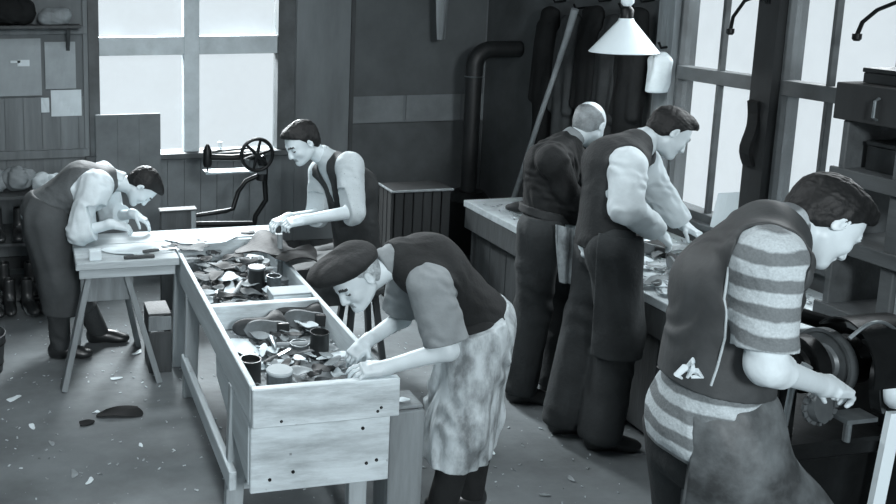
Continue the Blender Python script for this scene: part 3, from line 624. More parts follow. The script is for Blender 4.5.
# ------------------------------------------------------------------ people
JOINTS = {
    'one': {'pel': (0.043, 5.600, 0.925), 'chest': (0.298, 5.600, 1.095), 'neck': (0.494, 5.600, 1.113), 'head': (0.673, 5.550, 1.077), 'shR': (0.375, 5.410, 1.118), 'elR': (0.265, 5.340, 0.857), 'wrR': (0.455, 5.280, 0.914), 'shL': (0.438, 5.780, 1.088), 'elL': (0.499, 5.780, 0.828), 'wrL': (0.623, 5.580, 0.888), 'hipR': (0.066, 5.500, 0.899), 'hipL': (0.050, 5.700, 0.872), 'knR': (0.128, 5.470, 0.516), 'knL': (0.214, 5.720, 0.493), 'anR': (0.130, 5.473, 0.085), 'anL': (0.385, 5.673, 0.085)},
    'two': {'pel': (1.980, 5.150, 0.660), 'chest': (1.930, 5.170, 1.100), 'neck': (1.776, 5.170, 1.281), 'head': (1.602, 5.150, 1.402), 'shR': (1.799, 5.350, 1.165), 'shL': (1.855, 5.000, 1.276), 'elL': (1.839, 4.900, 1.020), 'wrL': (1.523, 4.850, 1.001), 'elR': (1.763, 5.300, 0.899), 'wrR': (1.485, 5.050, 0.961), 'hipR': (1.970, 5.250, 0.620), 'hipL': (1.970, 5.050, 0.620), 'knR': (1.580, 5.280, 0.560), 'knL': (1.570, 5.020, 0.560), 'anR': (1.660, 5.300, 0.085), 'anL': (1.620, 5.000, 0.085)},
    'three': {'pel': (1.899, 3.470, 0.913), 'chest': (1.662, 3.470, 1.157), 'neck': (1.496, 3.470, 1.211), 'head': (1.318, 3.440, 1.150), 'shL': (1.575, 3.280, 1.144), 'elL': (1.627, 3.200, 0.902), 'wrL': (1.392, 3.300, 0.799), 'shR': (1.651, 3.650, 1.126), 'elR': (1.636, 3.680, 0.851), 'wrR': (1.414, 3.550, 0.806), 'hipL': (1.829, 3.370, 0.894), 'hipR': (1.964, 3.570, 0.860), 'knL': (1.758, 3.300, 0.511), 'knR': (1.939, 3.500, 0.461), 'anL': (1.689, 3.324, 0.085), 'anR': (1.909, 3.478, 0.085)},
    'four': {'pel': (2.805, 4.430, 1.038), 'chest': (2.819, 4.430, 1.363), 'neck': (2.908, 4.430, 1.484), 'head': (3.042, 4.450, 1.583), 'shR': (2.703, 4.250, 1.432), 'shL': (3.043, 4.590, 1.367), 'elR': (2.843, 4.250, 1.196), 'wrR': (2.941, 4.400, 0.947), 'elL': (3.231, 4.636, 1.151), 'wrL': (3.364, 4.600, 0.942), 'hipR': (2.715, 4.340, 1.022), 'knR': (2.728, 4.380, 0.558), 'anR': (2.678, 4.378, 0.085), 'hipL': (2.903, 4.540, 0.967), 'knL': (3.024, 4.600, 0.504), 'anL': (2.914, 4.438, 0.085)},
    'five': {'pel': (2.815, 3.920, 1.094), 'chest': (2.855, 3.950, 1.462), 'neck': (2.991, 3.950, 1.569), 'head': (3.150, 3.950, 1.620), 'shR': (2.793, 3.760, 1.504), 'elR': (2.756, 3.700, 1.310), 'wrR': (3.002, 3.780, 1.156), 'shL': (3.127, 4.121, 1.469), 'elL': (3.303, 4.185, 1.247), 'wrL': (3.463, 4.165, 1.057), 'hipR': (2.786, 3.820, 1.074), 'knR': (2.863, 3.830, 0.639), 'anR': (2.804, 3.825, 0.085), 'hipL': (2.860, 4.020, 1.030), 'knL': (2.804, 4.020, 0.649), 'anL': (2.715, 4.014, 0.085)},
    'six': {'pel': (1.964, 2.200, 1.063), 'chest': (2.020, 2.200, 1.484), 'neck': (2.153, 2.220, 1.666), 'head': (2.332, 2.230, 1.673), 'shR': (1.949, 2.020, 1.632), 'elR': (1.920, 1.960, 1.362), 'wrR': (2.245, 2.080, 1.219), 'shL': (2.277, 2.401, 1.569), 'elL': (2.250, 2.430, 1.310), 'wrL': (2.420, 2.360, 1.110), 'hipR': (1.990, 2.110, 0.990), 'knR': (2.340, 2.100, 0.680), 'anR': (2.290, 2.100, 0.245), 'hipL': (1.980, 2.310, 0.980), 'knL': (2.060, 2.320, 0.540), 'anL': (1.950, 2.330, 0.085)},
}

def headframe(f, u):
    f = nrm(f); u = V(*u); u = nrm(u-f*(u@f)); return np.array([f, np.cross(f, u), u])
def add_head(S, c, M, s=1.0):
    P = lambda a, b, e: c+s*(a*M[0]+b*M[1]+e*M[2])
    E = lambda p, r, k=0.02, kind='add', R=M: S.ell(P(*p), [x*s for x in r], R, k, kind)
    Cn = lambda p, q, a, b, k=0.012, kind='add': S.cone(P(*p), P(*q), a*s, b*s, k, kind)
    E((-.015, 0, .034), (.098, .076, .084)); E((.03, 0, .0), (.066, .066, .085), .03)
    E((.035, 0, -.045), (.055, .055, .062), .03)
    for b in (-1, 1):
        Cn((.0, .052*b, -.055), (.07, .018*b, -.09), .016, .018, .025)          # jaw
        E((.066, .036*b, -.028), (.022, .024, .022), .02)                       # cheek
        Cn((.084, .04*b, .02), (.093, .012*b, .018), .009, .011, .014)          # brow ridge
        E((.098, .031*b, -.003), (.016, .017, .012), .012, 'sub')               # eye socket
        E((.079, .031*b, -.003), (.013, .014, .013), .004)                      # eyelid and eyeball
        E((.101, .012*b, -.037), (.011, .008, .008), .006)                      # nostril wing
        Mr = np.array([nrm(M[0]-M[2]*.15+M[1]*b*.25), nrm(M[1]*b-M[0]*.25), M[2]])
        E((-.008, .079*b, -.008), (.019, .007, .031), .005, 'add', Mr)          # ear
        E((-.001, .086*b, -.006), (.009, .006, .017), .004, 'sub', Mr)
    Cn((.094, 0, .014), (.113, 0, -.032), .0075, .0115, .01)                    # nose
    E((.082, 0, -.09), (.02, .02, .017), .02)                                   # chin
    Cn((.092, -.017, -.059), (.092, .017, -.059), .0065, .0065, .006)
    Cn((.089, -.015, -.069), (.089, .015, -.069), .007, .007, .006)
    E((.101, 0, -.0640), (.010, .024, .0022), .002, 'sub')                      # mouth line
def add_hand(S, wr, d, back, side, curl=(.35, .4, .45, .5), s=1.0, thumb=0.4):
    d = nrm(d); back = V(*back); back = nrm(back-d*(back@d)); sd = np.cross(d, back); sd = sd*np.sign(sd@V(*side)); pm = -back
    S.cone(wr-d*.02, wr+d*.04*s, .026*s, .024*s, .02)
    S.rbox(wr+d*.052*s, (.034*s, .032*s, .008*s), [d, sd, back], .006, .014)
    for i, (ln, c) in enumerate(zip((.072, .08, .074, .058), curl)):
        p = wr+s*(d*(.086-abs(i-1.2)*.004)+sd*(.031-.0205*i)); dd = nrm(d+sd*(.10-.07*i)); ang = 0
        for j, fr in enumerate((.46, .3, .24)):
            ang += c*(1.0 if j else .7); v = dd*math.cos(ang)+pm*math.sin(ang); q = p+v*ln*fr*s
            S.cone(p, q, (.0092-.0008*j)*s, (.0086-.001*j)*s, .003); p = q
    p = wr+s*(d*.02+sd*.027); v = nrm(d*.62+sd*.68+pm*.3); q = p+v*.042*s; S.cone(p, q, .015*s, .0115*s, .012)
    v2 = nrm(d*(.9)+sd*(.35-thumb)+pm*(.35+thumb)); r = q+v2*.03*s; S.cone(q, r, .0108*s, .0098*s, .004)
    S.cone(r, r+nrm(v2+pm*.2)*.022*s, .0098*s, .0078*s, .003)
def axes(J):
    lat = nrm(J['shR']-J['shL']); up = nrm(J['neck']-J['pel']); fw = nrm(np.cross(up, lat)); return lat, up, fw
def torso(S, J, infl=0.0, b=1.0, sh=True, belly=0.0):
    lat, up, fw = axes(J); hl = nrm(J['hipR']-J['hipL']); hm = (J['hipL']+J['hipR'])/2
    S.ecap(hm, J['pel'], hl, (.152*b, .108*b), (.148*b, .103*b), .04, infl=infl)
    S.ecap(J['pel'], J['chest'], lat, (.146*b, .105*b+belly), (.165*b, .118*b), .05, infl=infl)
    S.ecap(J['chest'], J['neck']*.8+J['chest']*.2, lat, (.162*b, .112*b), (.085*b, .07*b), .05, infl=infl)
    if sh == True:
        for k in ('shR', 'shL'):
            a = J['neck']*.62+J['chest']*.38; S.cone(a+(J[k]-a)*.35, J[k], .062*b+infl, .06*b+infl, .04)
def arms(S, J, infl=0.0, to=(1.0, 1.0), which='RL', rad=(.054, .043, .041, .028)):
    """to: how far down each forearm; below zero stops on the upper arm"""
    for w_, t in zip('RL', to):
        if w_ not in which or t is None: continue
        a, e, r = J['sh'+w_], J['el'+w_], J['wr'+w_]
        if t <= 0:
            q = e+(a-e)*(-t); S.cone(a, q, rad[0]+infl, rad[1]+infl+.004, .03); continue
        S.cone(a, e, rad[0]+infl, rad[1]+infl, .03)
        if t < .02: continue
        q = e+(r-e)*t; S.cone(e, q, rad[2]+infl, rad[2]+(rad[3]-rad[2])*t+infl, .02)
def cuffs(S, J, to, which='RL'):
    """flat ends for sleeves: cut by local planes only near the arm end"""
    for w_, t in zip('RL', to):
        if w_ not in which or t is None: continue
        a, e, r = J['sh'+w_], J['el'+w_], J['wr'+w_]
        if t <= 0: q = e+(a-e)*(-t); n = nrm(e-a)
        else: q = e+(r-e)*t; n = nrm(r-e)
        q = q.copy()
        S.cutfn(lambda X, Y, Z, q=q, n=n: np.where((X-q[0])**2+(Y-q[1])**2+(Z-q[2])**2 < .0225, (X-q[0])*n[0]+(Y-q[1])*n[1]+(Z-q[2])*n[2], -9.0))
def legs(S, J, infl=0.0, to=1.0, k=.03):
    for w_ in 'RL':
        h, kn, an = J['hip'+w_], J['kn'+w_], J['an'+w_]
        S.cone(h, kn, .088+infl, .06+infl*.9, k)
        if to > 0: q = kn+(an-kn)*to; S.cone(kn, q, .058+infl*.9, .058+(.038-.058)*to+infl, k)
def shoe_sdf(an, toe):
    t = nrm(V(toe[0], toe[1], 0)); sd = V(-t[1], t[0], 0); S = SDF(); g = V(an[0], an[1], 0)
    S.ell(g+t*-.03+V(0, 0, .05), (.05, .038, .06), [t, sd, V(0, 0, 1)], .03)
    S.ell(g+t*.05+V(0, 0, .045), (.10, .042, .045), [t, sd, V(0, 0, 1)], .03)
    S.ell(g+t*.14+V(0, 0, .03), (.07, .046, .034), [t, sd, V(0, 0, 1)], .03)
    S.cone(g+V(0, 0, .06), g+V(0, 0, .13), .045, .043, .03)
    S.cut((0, 0, .004), (0, 0, -1))
    return S
class Person:
    def __init__(s, key, label, f, u, hands, h=.005, hs=1.0, skin=None, b=1.0, neck=.054, toes=None, bare=('R', 'L')):
        s.J = J = {k: V(*v) for k, v in JOINTS[key].items()}; s.b = b; s.h = h
        s.base = V((J['anR'][0]+J['anL'][0])/2, (J['anR'][1]+J['anL'][1])/2, min(0.0, 9))
        s.M = headframe(f, u); s.hs = hs
        S = SDF(); torso(S, J, 0, b); arms(S, J); legs(S, J)
        for w_ in 'RL':
            an = J['an'+w_]; t = toes[w_] if isinstance(toes, dict) else toes
            S.cone(an-V(0, 0, .03), an-V(0, 0, .045)+nrm(V(t[0], t[1], 0))*.12, .035, .026, .02)
        hc = J['head']; S.cone(J['neck']*.93+J['chest']*.07, hc-s.M[0]*.02*hs-s.M[2]*.05*hs, neck*1.1, neck*.95, .03)
        add_head(S, hc, s.M, hs)
        for w_ in 'RL': add_hand(S, J['wr'+w_], *hands[w_])
        M = s.M
        def loc(c): q = c-hc; return q@M[0]/hs, q@M[1]/hs, q@M[2]/hs
        def brow(c): a, bb, e = loc(c); bb = abs(bb); return (a > .06) & (a < .13) & (abs(e-.024+(bb-.03)**2*6) < .0055) & (bb > .012) & (bb < .05)
        def lash(c): a, bb, e = loc(c); bb = abs(bb); return (a > .06) & (a < .13) & (abs(e+.006) < .0035) & (bb > .018) & (bb < .046)
        def lips(c): a, bb, e = loc(c); return (a > .08) & (a < .13) & (abs(e+.064) < .0095) & (abs(bb) < .022)
        s.o = S.mesh('person', skin or skin_m, h, None, s.base, zones=((brow_m, brow), (brow_m, lash), (lip_m, lips)))
        s.o.location = s.base; tag(s.o, label, 'person')
        for w_ in 'RL':
            t = toes[w_] if isinstance(toes, dict) else toes
            an = J['an'+w_]; sh = shoe_sdf(an, t); 
            o = sh.mesh('shoe', shoe_m, .006, s.o, s.base-V(0, 0, max(0, an[2]-.085)))
    def put(s, S, name, m, h=None, label=None, smooth=1): return S.mesh(name, m, h or s.h, s.o, s.base, smooth=smooth, label=label)
    def hair(s, m=None, g=((-.1, -.075), (-.075, -.055), (-.045, -.028), (-.02, .0), (.015, .014), (.045, .035), (.065, .066), (.085, .092), (.11, .13)), top=None, infl=.009, amp=.003, back=0.0, quiff=0.0):
        M = s.M; c = s.J['head']; q = s.hs; S = SDF(); P = lambda a, b, e: c+q*(a*M[0]+b*M[1]+e*M[2])
        S.ell(P(-.015, 0, .034), [q*(x+infl) for x in (.098, .077, .085)], M, .02)
        S.ell(P(-.035, 0, -.015), [q*(x+infl*.5) for x in (.072, .066, .07)], M, .02)
        if quiff: S.ell(P(.035, 0, .088+quiff*.3), [q*x for x in (.05+quiff, .055, .028+quiff*.4)], M, .02)
        S.grow(folds(amp, (140, 140, 140), 2.0))
        xs = [a for a, _ in g]; ys = [b_ for _, b_ in g]
        def cutf(X, Y, Z):
            x = X-c[0]; y = Y-c[1]; z = Z-c[2]; a = (x*M[0][0]+y*M[0][1]+z*M[0][2])/q; e = (x*M[2][0]+y*M[2][1]+z*M[2][2])/q
            return (a-np.interp(e, xs, ys))*q*.8
        S.cutfn(cutf); S.cut(P(0, 0, -.085), -M[2])
        if top is not None: S.cut(P(*top[0]), M[0]*top[1][0]+M[2]*top[1][1])
        return s.put(S, 'hair', m or hair_m, min(s.h, .004))
    def shirt(s, m, to=(1, 1), infl=.012, sl=.014, amp=.004, collar=True, name='shirt', which='RL', body=True, label=None, hem=None, rad=(.056, .05, .048, .036)):
        S = SDF(); lat, up, fw = axes(s.J); J = s.J
        if body:
            torso(S, J, infl, s.b)
            if collar: S.cone(J['neck']*.9+J['chest']*.1, J['neck']+(J['head']-J['neck'])*.25-s.M[0]*.005, .072, .064, .02)
        arms(S, J, sl, to, which, rad)
        S.grow(folds(amp, (55, 55, 38), 1.0+s.base[0])); cuffs(S, J, to, which)
        if body:
            n = nrm(J['head']-J['neck']-s.M[2]*.02); S.cutfn(lambda X, Y, Z, p=J['neck']+(J['head']-J['neck'])*.38, n=n: np.where((X-p[0])**2+(Y-p[1])**2+(Z-p[2])**2 < .015, (X-p[0])*n[0]+(Y-p[1])*n[1]+(Z-p[2])*n[2], -9.0))
            S.cut(hem if hem is not None else J['pel']-up*.13, -up)
        return s.put(S, name, m, label=label)
    def vest(s, m, infl=.024, hem=.05, v=True, amp=.003, hole=.078, name='waistcoat', lobe=.0, neckr=.062):
        S = SDF(); lat, up, fw = axes(s.J); J = s.J
        torso(S, J, infl, s.b); S.grow(folds(amp, (40, 40, 30), 4.0))
        for k, sg in (('shR', 1), ('shL', -1)): S.ecap(J[k]+lat*sg*.05-up*.10, J[k]+lat*sg*.04+up*.06, fw, (hole, .078), (hole, .078), .012, 'sub')
        S.cone(J['neck']-fw*.0, J['neck']+(J['head']-J['neck'])*.8+up*.05, neckr, neckr+.02, .01, 'sub')
        if v: S.cone(J['neck']+fw*.07, J['chest']+fw*.15-up*.03, .06, .012, .01, 'sub')
        cn = nrm(up*.6+V(0, 0, 1)); S.cut(J['pel']-cn*hem, -cn)
        return s.put(S, name, m)
    def trousers(s, m, infl=.026, amp=.008, to=1.02, waist=.03, flare=0.0):
        S = SDF(); J = s.J; lat, up, fw = axes(J); torso_ = J['pel']; hl = nrm(J['hipR']-J['hipL']); hm = (J['hipL']+J['hipR'])/2
        S.ecap(hm-V(0, 0, .03), J['pel'], hl, (.17*s.b, .125*s.b), (.155*s.b, .118*s.b), .04); legs(S, J, infl, to)
        if flare:
            for w_ in 'RL': S.cone(J['kn'+w_], J['an'+w_]+V(0, 0, .02), .06+infl, .06+flare, .03)
        S.grow(folds(amp, (32, 32, 16), 3.0+s.base[0]))
        cn = nrm(up*.6+V(0, 0, 1)); S.cut(J['pel']+cn*(.05+waist), cn)
        for w_ in 'RL':
            p = J['an'+w_]; S.cutfn(lambda X, Y, Z, p=p: np.where((X-p[0])**2+(Y-p[1])**2 < .03, p[2]-.02-Z, -9.0))
        return s.put(S, 'trousers', m, max(s.h, .006))
    def apron(s, m, bottom, wrap=-.03, infl=.045, rt=(.165, .125), rb=(.19, .14), amp=.008, ff=(34, 34, 10), top=.05, fw=None, label=None, name='apron', legsin=True, to=.5):
        S = SDF(); J = s.J; lat, up, f2 = axes(J); hl = nrm(J['hipR']-J['hipL']); hm = (J['hipL']+J['hipR'])/2
        f3 = nrm(fw) if fw is not None else nrm(np.cross(V(0, 0, 1), hl)); bt = V(*bottom)
        S.ecap(J['pel']+up*.03, hm, hl, rt, rt, .05); S.ecap(hm, bt, hl, rt, rb, .06)
        if legsin: legs(S, J, infl, to, .06)
        S.grow(folds(amp, ff, 5.0+s.base[0]))
        cn = nrm(up*.6+V(0, 0, 1)); S.cut(J['pel']+cn*top, cn); S.cut(bt, (0, 0, -1)); S.cutfn(lambda X, Y, Z: -((X-hm[0])*f3[0]+(Y-hm[1])*f3[1]-wrap))
        S.shell(.014)
        return s.put(S, name, m, max(s.h, .005), label)
    def belt(s, m, at, infl=.034, wd=.018, name='belt'):
        S = SDF(); J = s.J; lat, up, fw = axes(J); torso(S, J, infl, s.b, False)
        p = J['pel']+up*at; S.cut(p+up*wd, up); S.cut(p-up*wd, -up); return s.put(S, name, m)

def hand(d, back, side, curl=(.4, .45, .5, .55), sc=1.0, th=.4): return (V(*d), V(*back), V(*side), curl, sc, th)

# the man bent over the cross table at the left, facing right
p = Person('one', 'person bending low over plank table at far left, white shirt and long dark apron', (.33, -.12, -.92), (.93, -.05, .3),
    dict(R=hand((.9, .1, -.25), (0, -.3, 1), (0, 1, 0)), L=hand((.7, -.3, -.4), (.3, 0, 1), (0, -1, 0))), toes=(1, -.15), h=.006)
p.hair(quiff=.02); p.shirt(white_m, (.45, .45), sl=.030, amp=.008, rad=(.078, .054, .046, .036)); p.vest(vestg_m, hole=.14); p.trousers(trous_m)
p.apron(apd_m, (.20, 5.6, .30), wrap=-.14, rt=(.18, .155), rb=(.21, .17), ff=(26, 26, 8), top=.1)
# the man seated behind the bench
p = Person('two', 'dark-haired person by far end of bench, grey shirt sleeves rolled, dark waistcoat', (-.82, -.22, -.52), (-.5, 0, .86),
    dict(R=hand((-.9, -.3, -.2), (0, 0, 1), (.2, -1, 0), (.6, .7, .7, .7)), L=hand((-1, -.05, -.12), (.1, -.3, 1), (0, 1, 0), (.7, .8, .8, .8))), toes=(-1, 0), h=.0055, hs=1.04)
p.hair(quiff=.012); p.shirt(pale_m, (.12, .12), sl=.024, rad=(.06, .052, .05, .04)); p.vest(vest_m); p.trousers(trous_m)
p.apron(apd_m, (1.72, 5.15, .42), wrap=-.02, rt=(.17, .14), rb=(.2, .2), to=.3, fw=(-.8, 0, .0))
# the man in the beret at the bench front
p = Person('three', 'person in dark beret bending over front tray of bench, soiled pale apron', (-.74, -.30, -.62), (-.66, 0, .75),
    dict(R=hand((-.75, -.25, -.55), (-.5, -.3, .8), (0, -1, .2), (.5, .6, .6, .7)), L=hand((-1, .1, -.06), (0, -.25, 1), (.1, 1, 0), (.35, .5, .6, .7))), toes=(-1, .1), h=.0045, hs=1.06)
p.hair(hairg_m, amp=.001, infl=.004); p.shirt(midg_m, (-.12, -.12), sl=.03, rad=(.062, .058, .05, .04), amp=.006); p.vest(black_m, hole=.074); p.trousers(black_m, infl=.022)
p.apron(apl_m, (1.79, 3.42, .33), wrap=-.16, rt=(.165, .15), rb=(.165, .16), amp=.015, ff=(42, 42, 16), top=.05, label='soiled pale work apron')
S = SDF(); c = p.J['head']; M = p.M; P = lambda a, b, e: c+a*M[0]+b*M[1]+e*M[2]
bu = nrm(V(-.42, .10, .9)); bf = nrm(M[0]-bu*(M[0]@bu)); R3 = np.array([bf, np.cross(bf, bu), bu])
S.ell(P(.022, -.01, .092), (.160, .145, .054), R3, .02); S.ell(P(-.015, 0, .036), (.122, .100, .108), M, .03); S.cut(P(.0, 0, .052), -bu); S.grow(folds(.003, (40, 40, 40), 1)); p.put(S, 'beret', black_m)
# the balding man with his back turned
p = Person('four', 'balding person seen from behind at right workbench, dark pullover and studded belt', (.72, .42, -.52), (.38, .2, .9),
    dict(R=hand((.3, .2, -.9), (-.3, -.9, 0), (.9, -.1, 0)), L=hand((.6, 0, -.6), (0, .3, 1), (-.3, 1, 0))), toes={'R': (.9, -.3), 'L': (1, .2)}, h=.0055)
p.hair(thin_hair_m, top=((0, 0, .03), (.45, 1)), infl=.004, amp=.0012)
p.shirt(black_m, (.9, .9), infl=.02, sl=.014, name='pullover', collar=False, hem=p.J['pel']+axes(p.J)[1]*.035, amp=.007); p.shirt(midg_m, (None, None), infl=.012, name='shirt_collar', hem=p.J['neck']*.75+p.J['chest']*.25)
p.trousers(trous_m, infl=.036, flare=.03, waist=0); bl = p.belt(leath_m, .055, infl=.036, wd=.024)
for k in range(7):                                                          # studs on the belt
    lat, up, fw = axes(p.J); a = PI*(1.0+k*.16); q = p.J['pel']+up*.055+lat*math.cos(a)*-.187+fw*math.sin(a)*.147
    mb = MB(); mb.lathe([(.001, .006), (.006, .004), (.008, 0)], q, (q-p.J['pel']), 10, False); mb.build('stud', steel_m, bl, off=Vector(p.base))
mb = MB(); mb.sheet(lambda u, v: Vector((2.70+.11*u+.03*v, 4.17+.012*math.sin(u*9+v*3)-.02*v, 1.10-.31*v-.03*u)), 10, 10, .006); mb.build('apron_corner', apl_m, p.o, smooth=True, off=Vector(p.base), label='pale corner of an apron below the belt')
# the man in white sleeves in front of him
p = Person('five', 'person in white sleeves and dark waistcoat leaning over right workbench', (.74, -.22, -.63), (.6, 0, .8),
    dict(R=hand((.75, .1, -.55), (-.2, -.5, .8), (.2, .9, .2)), L=hand((.3, -.8, -.3), (.2, 0, 1), (-1, 0, 0))), toes={'R': (1, -.25), 'L': (.9, -.2)}, h=.005)
p.hair(quiff=.022); p.shirt(white_m, (.85, .85), sl=.026, amp=.008, rad=(.058, .052, .05, .036)); p.vest(vest_m); p.trousers(trous_m, infl=.036, flare=.045)
p.apron(trous_m, (2.86, 3.9, .52), wrap=-.02, rt=(.17, .14), rb=(.19, .14), fw=(.75, -.65, 0))
# the man at the finishing machine, nearest on the right
p = Person('six', 'person in striped sweater and leather apron reaching to black machine, nearest at right', (.64, -.20, -.74), (.66, .02, .75),
    dict(R=hand((.9, .3, -.22), (-.1, -.35, .9), (.2, 1, .1), (.55, .6, .65, .7), 1.08), L=hand((.9, -.2, -.2), (0, 0, 1), (0, -1, 0))), toes=(1, .1), h=.004, hs=1.06)
p.hair(quiff=.022, amp=.0035, infl=.011, g=((-.1, -.075), (-.07, -.05), (-.04, -.02), (-.015, .004), (.015, .016), (.045, .04), (.065, .072), (.085, .1), (.11, .13)))
lat, up, fw = axes(p.J)
p.shirt(sweat_m, (-.16, -.16), sl=.022, infl=.036, amp=.004, name='sweater', hem=p.J['pel']-up*.10, rad=(.062, .05, .05, .04))
for w_ in 'RL': p.shirt(white_m, (.2, .2), sl=.006, body=False, name='shirt_sleeve', which=w_, rad=(.05, .045, .046, .046), amp=.003)
vo = p.vest(vests_m, infl=.046, hem=-.15, v=True, hole=.085, amp=.006)
sp_ = [vo.closest_point_on_mesh(Vector(q_)-Vector(p.base))[1] for q_ in ((1.865, 1.98, 1.60), (1.83, 1.97, 1.54), (1.80, 1.97, 1.47), (1.785, 1.97, 1.40), (1.77, 1.98, 1.33), (1.765, 1.99, 1.27))]
mb = MB(); mb.tube([q_+Vector(p.base) for q_ in sp_], .0035, 6); mb.build('back_seam', pale_m, vo, off=Vector(p.base), label='pale stitched seam'); p.trousers(trous_m, waist=-.06)
mb = MB()
for sx, a0 in ((-1, .3), (1, -.2), (.2, .9)):
    mb.tube([(1.79, 2.10, 1.30), (1.79+sx*.02, 2.075, 1.31+a0*.03), (1.79+sx*.04, 2.08, 1.29+a0*.02), (1.79+sx*.015, 2.09, 1.28)], [.004, .010, .008, .004], 8)
mb.build('waist_tie', white_m, p.o, smooth=True, off=Vector(p.base), label='white tie at the back of the waist')
p.apron(apleather_m, (2.24, 2.14, .45), wrap=-.055, rt=(.205, .185), rb=(.22, .2), amp=.008, top=.16, to=.4, fw=(.8, -.6, 0), label='scuffed leather apron')
# ------------------------------------------------------------------ things on the walls
def poster(name, lb, cat, x0, x1, z0, z1, m, marks=()):
    root = thing(name, lb, cat, ((x0+x1)/2, BY-.03, z0)); rr = random.Random(int(x0*100)+50)
    mb = MB(); mb.sheet(lambda u, v: Vector((x0+(x1-x0)*u, BY-.028-.006*abs(math.sin(u*4+v*3)), z0+(z1-z0)*v)), 8, 8, .002); mb.build('sheet', m, root)
    for (a, b_, c_, d_) in marks: mb = MB(); mb.box(x0+(x1-x0)*a, x0+(x1-x0)*c_, BY-.0385, BY-.0365, z0+(z1-z0)*b_, z0+(z1-z0)*d_); mb.build('printed_mark', ink_m if rr.random() < .5 else paper_m, root)
poster('poster', 'large pale poster pinned at far left of back wall', 'poster', -.33, .085, 1.44, 1.90, poster_m, ((.42, .58, .6, .62), (.55, .52, .78, .63)))
poster('poster', 'narrow grey poster between large poster and back window', 'poster', .115, .36, 1.49, 1.87, paperg_m)
poster('notice', 'square white notice pinned below narrow grey poster', 'notice', .155, .40, 1.265, 1.48, paper_m)
poster('notice', 'tiny white note left of the square white notice', 'notice', .075, .14, 1.30, 1.42, paper_m)
poster('notice', 'white sheet pinned above, beside top of back window', 'notice', .44, .53, 2.0, 2.28, paper_m)
ws = thing('wall_shelf', 'dark wall shelf above the posters at top left', 'shelf', (-.2, 7.2, 1.98))
mb = MB(); mb.box(-1.2, .40, 7.08, BY-.04, 1.99, 2.015); mb.build('shelf_board', darkwood_m, ws, .003)
for x in (-.9, .3): mb = MB(); mb.bar((x, BY-.02, 1.80), (x, 7.10, 1.99), .03, .02); mb.build('bracket', darkwood_m, ws)
def bundle(name, lb, cat, c, r, m, seed, group=None, h=.008, amp=.01, k=5):
    rr = random.Random(seed); S = SDF()
    for i in range(k):
        S.ell((c[0]+rr.uniform(-.5, .5)*r[0], c[1]+rr.uniform(-.5, .5)*r[1], c[2]+r[2]*rr.uniform(.35, .8)), (r[0]*rr.uniform(.5, .8), r[1]*rr.uniform(.5, .8), r[2]*rr.uniform(.35, .7)), None, .02)
    S.grow(folds(amp, (40, 40, 50), seed)); S.cut((0, 0, c[2]+.001), (0, 0, -1))
    o = S.mesh(name, m, h, None, V(*c)); o.location = c; return tag(o, lb, cat, group)
bundle('cloth_bundle', 'dark cloth bundle on wall shelf at top left', 'bundle', (-.12, 7.2, 2.016), (.2, .1, .16), coat_m, 3)
bundle('cloth_bundle', 'lighter crumpled bundle near right end of wall shelf', 'bundle', (.2, 7.2, 2.016), (.12, .09, .12), greyw_m, 4)
mb = MB(); mb.tube([(-.75, 7.1, 2.035), (-.36, 7.12, 2.22)], .02, 10); single(mb, 'wooden_pole', darkwood_m, 'dark pole lying slanted on the wall shelf', 'pole', (-.75, 7.1, 2.016))
# low shelf with heaps behind the left man
c = thing('low_shelf', 'low dark shelf under posters heaped with bundles and boots', 'shelf', (-.3, 6.75, 0))
for z in (.03, .45, .80): mb = MB(); mb.box(-1.2, .30, 6.5, 7.05, z-.012, z+.012); mb.build('shelf_board', darkwood_m, c, .003)
for x in (-1.19, .29): mb = MB(); mb.box(x-.012, x+.012, 6.5, 7.05, 0, .84); mb.build('side_panel', darkwood_m, c, .003)
for i, (x, y, r0, m, lb) in enumerate(((-.30, 6.7, .10, greyw_m, 'grey crumpled bundle at left end of low shelf'), (-.12, 6.65, .12, midg_m, 'mid grey cloth bundle on low shelf behind bent man'), (.02, 6.62, .09, pale_m, 'pale bundle on low shelf near his back'), (.14, 6.68, .08, white_m, 'white bundle at right end of low shelf'), (-.5, 6.8, .12, vestg_m, 'dark grey bundle at far left of low shelf'))):
    bundle('cloth_bundle', lb, 'bundle', (x, y, .813), (r0, r0, r0*1.2), m, 20+i, 'bundles heaped on the low shelf')
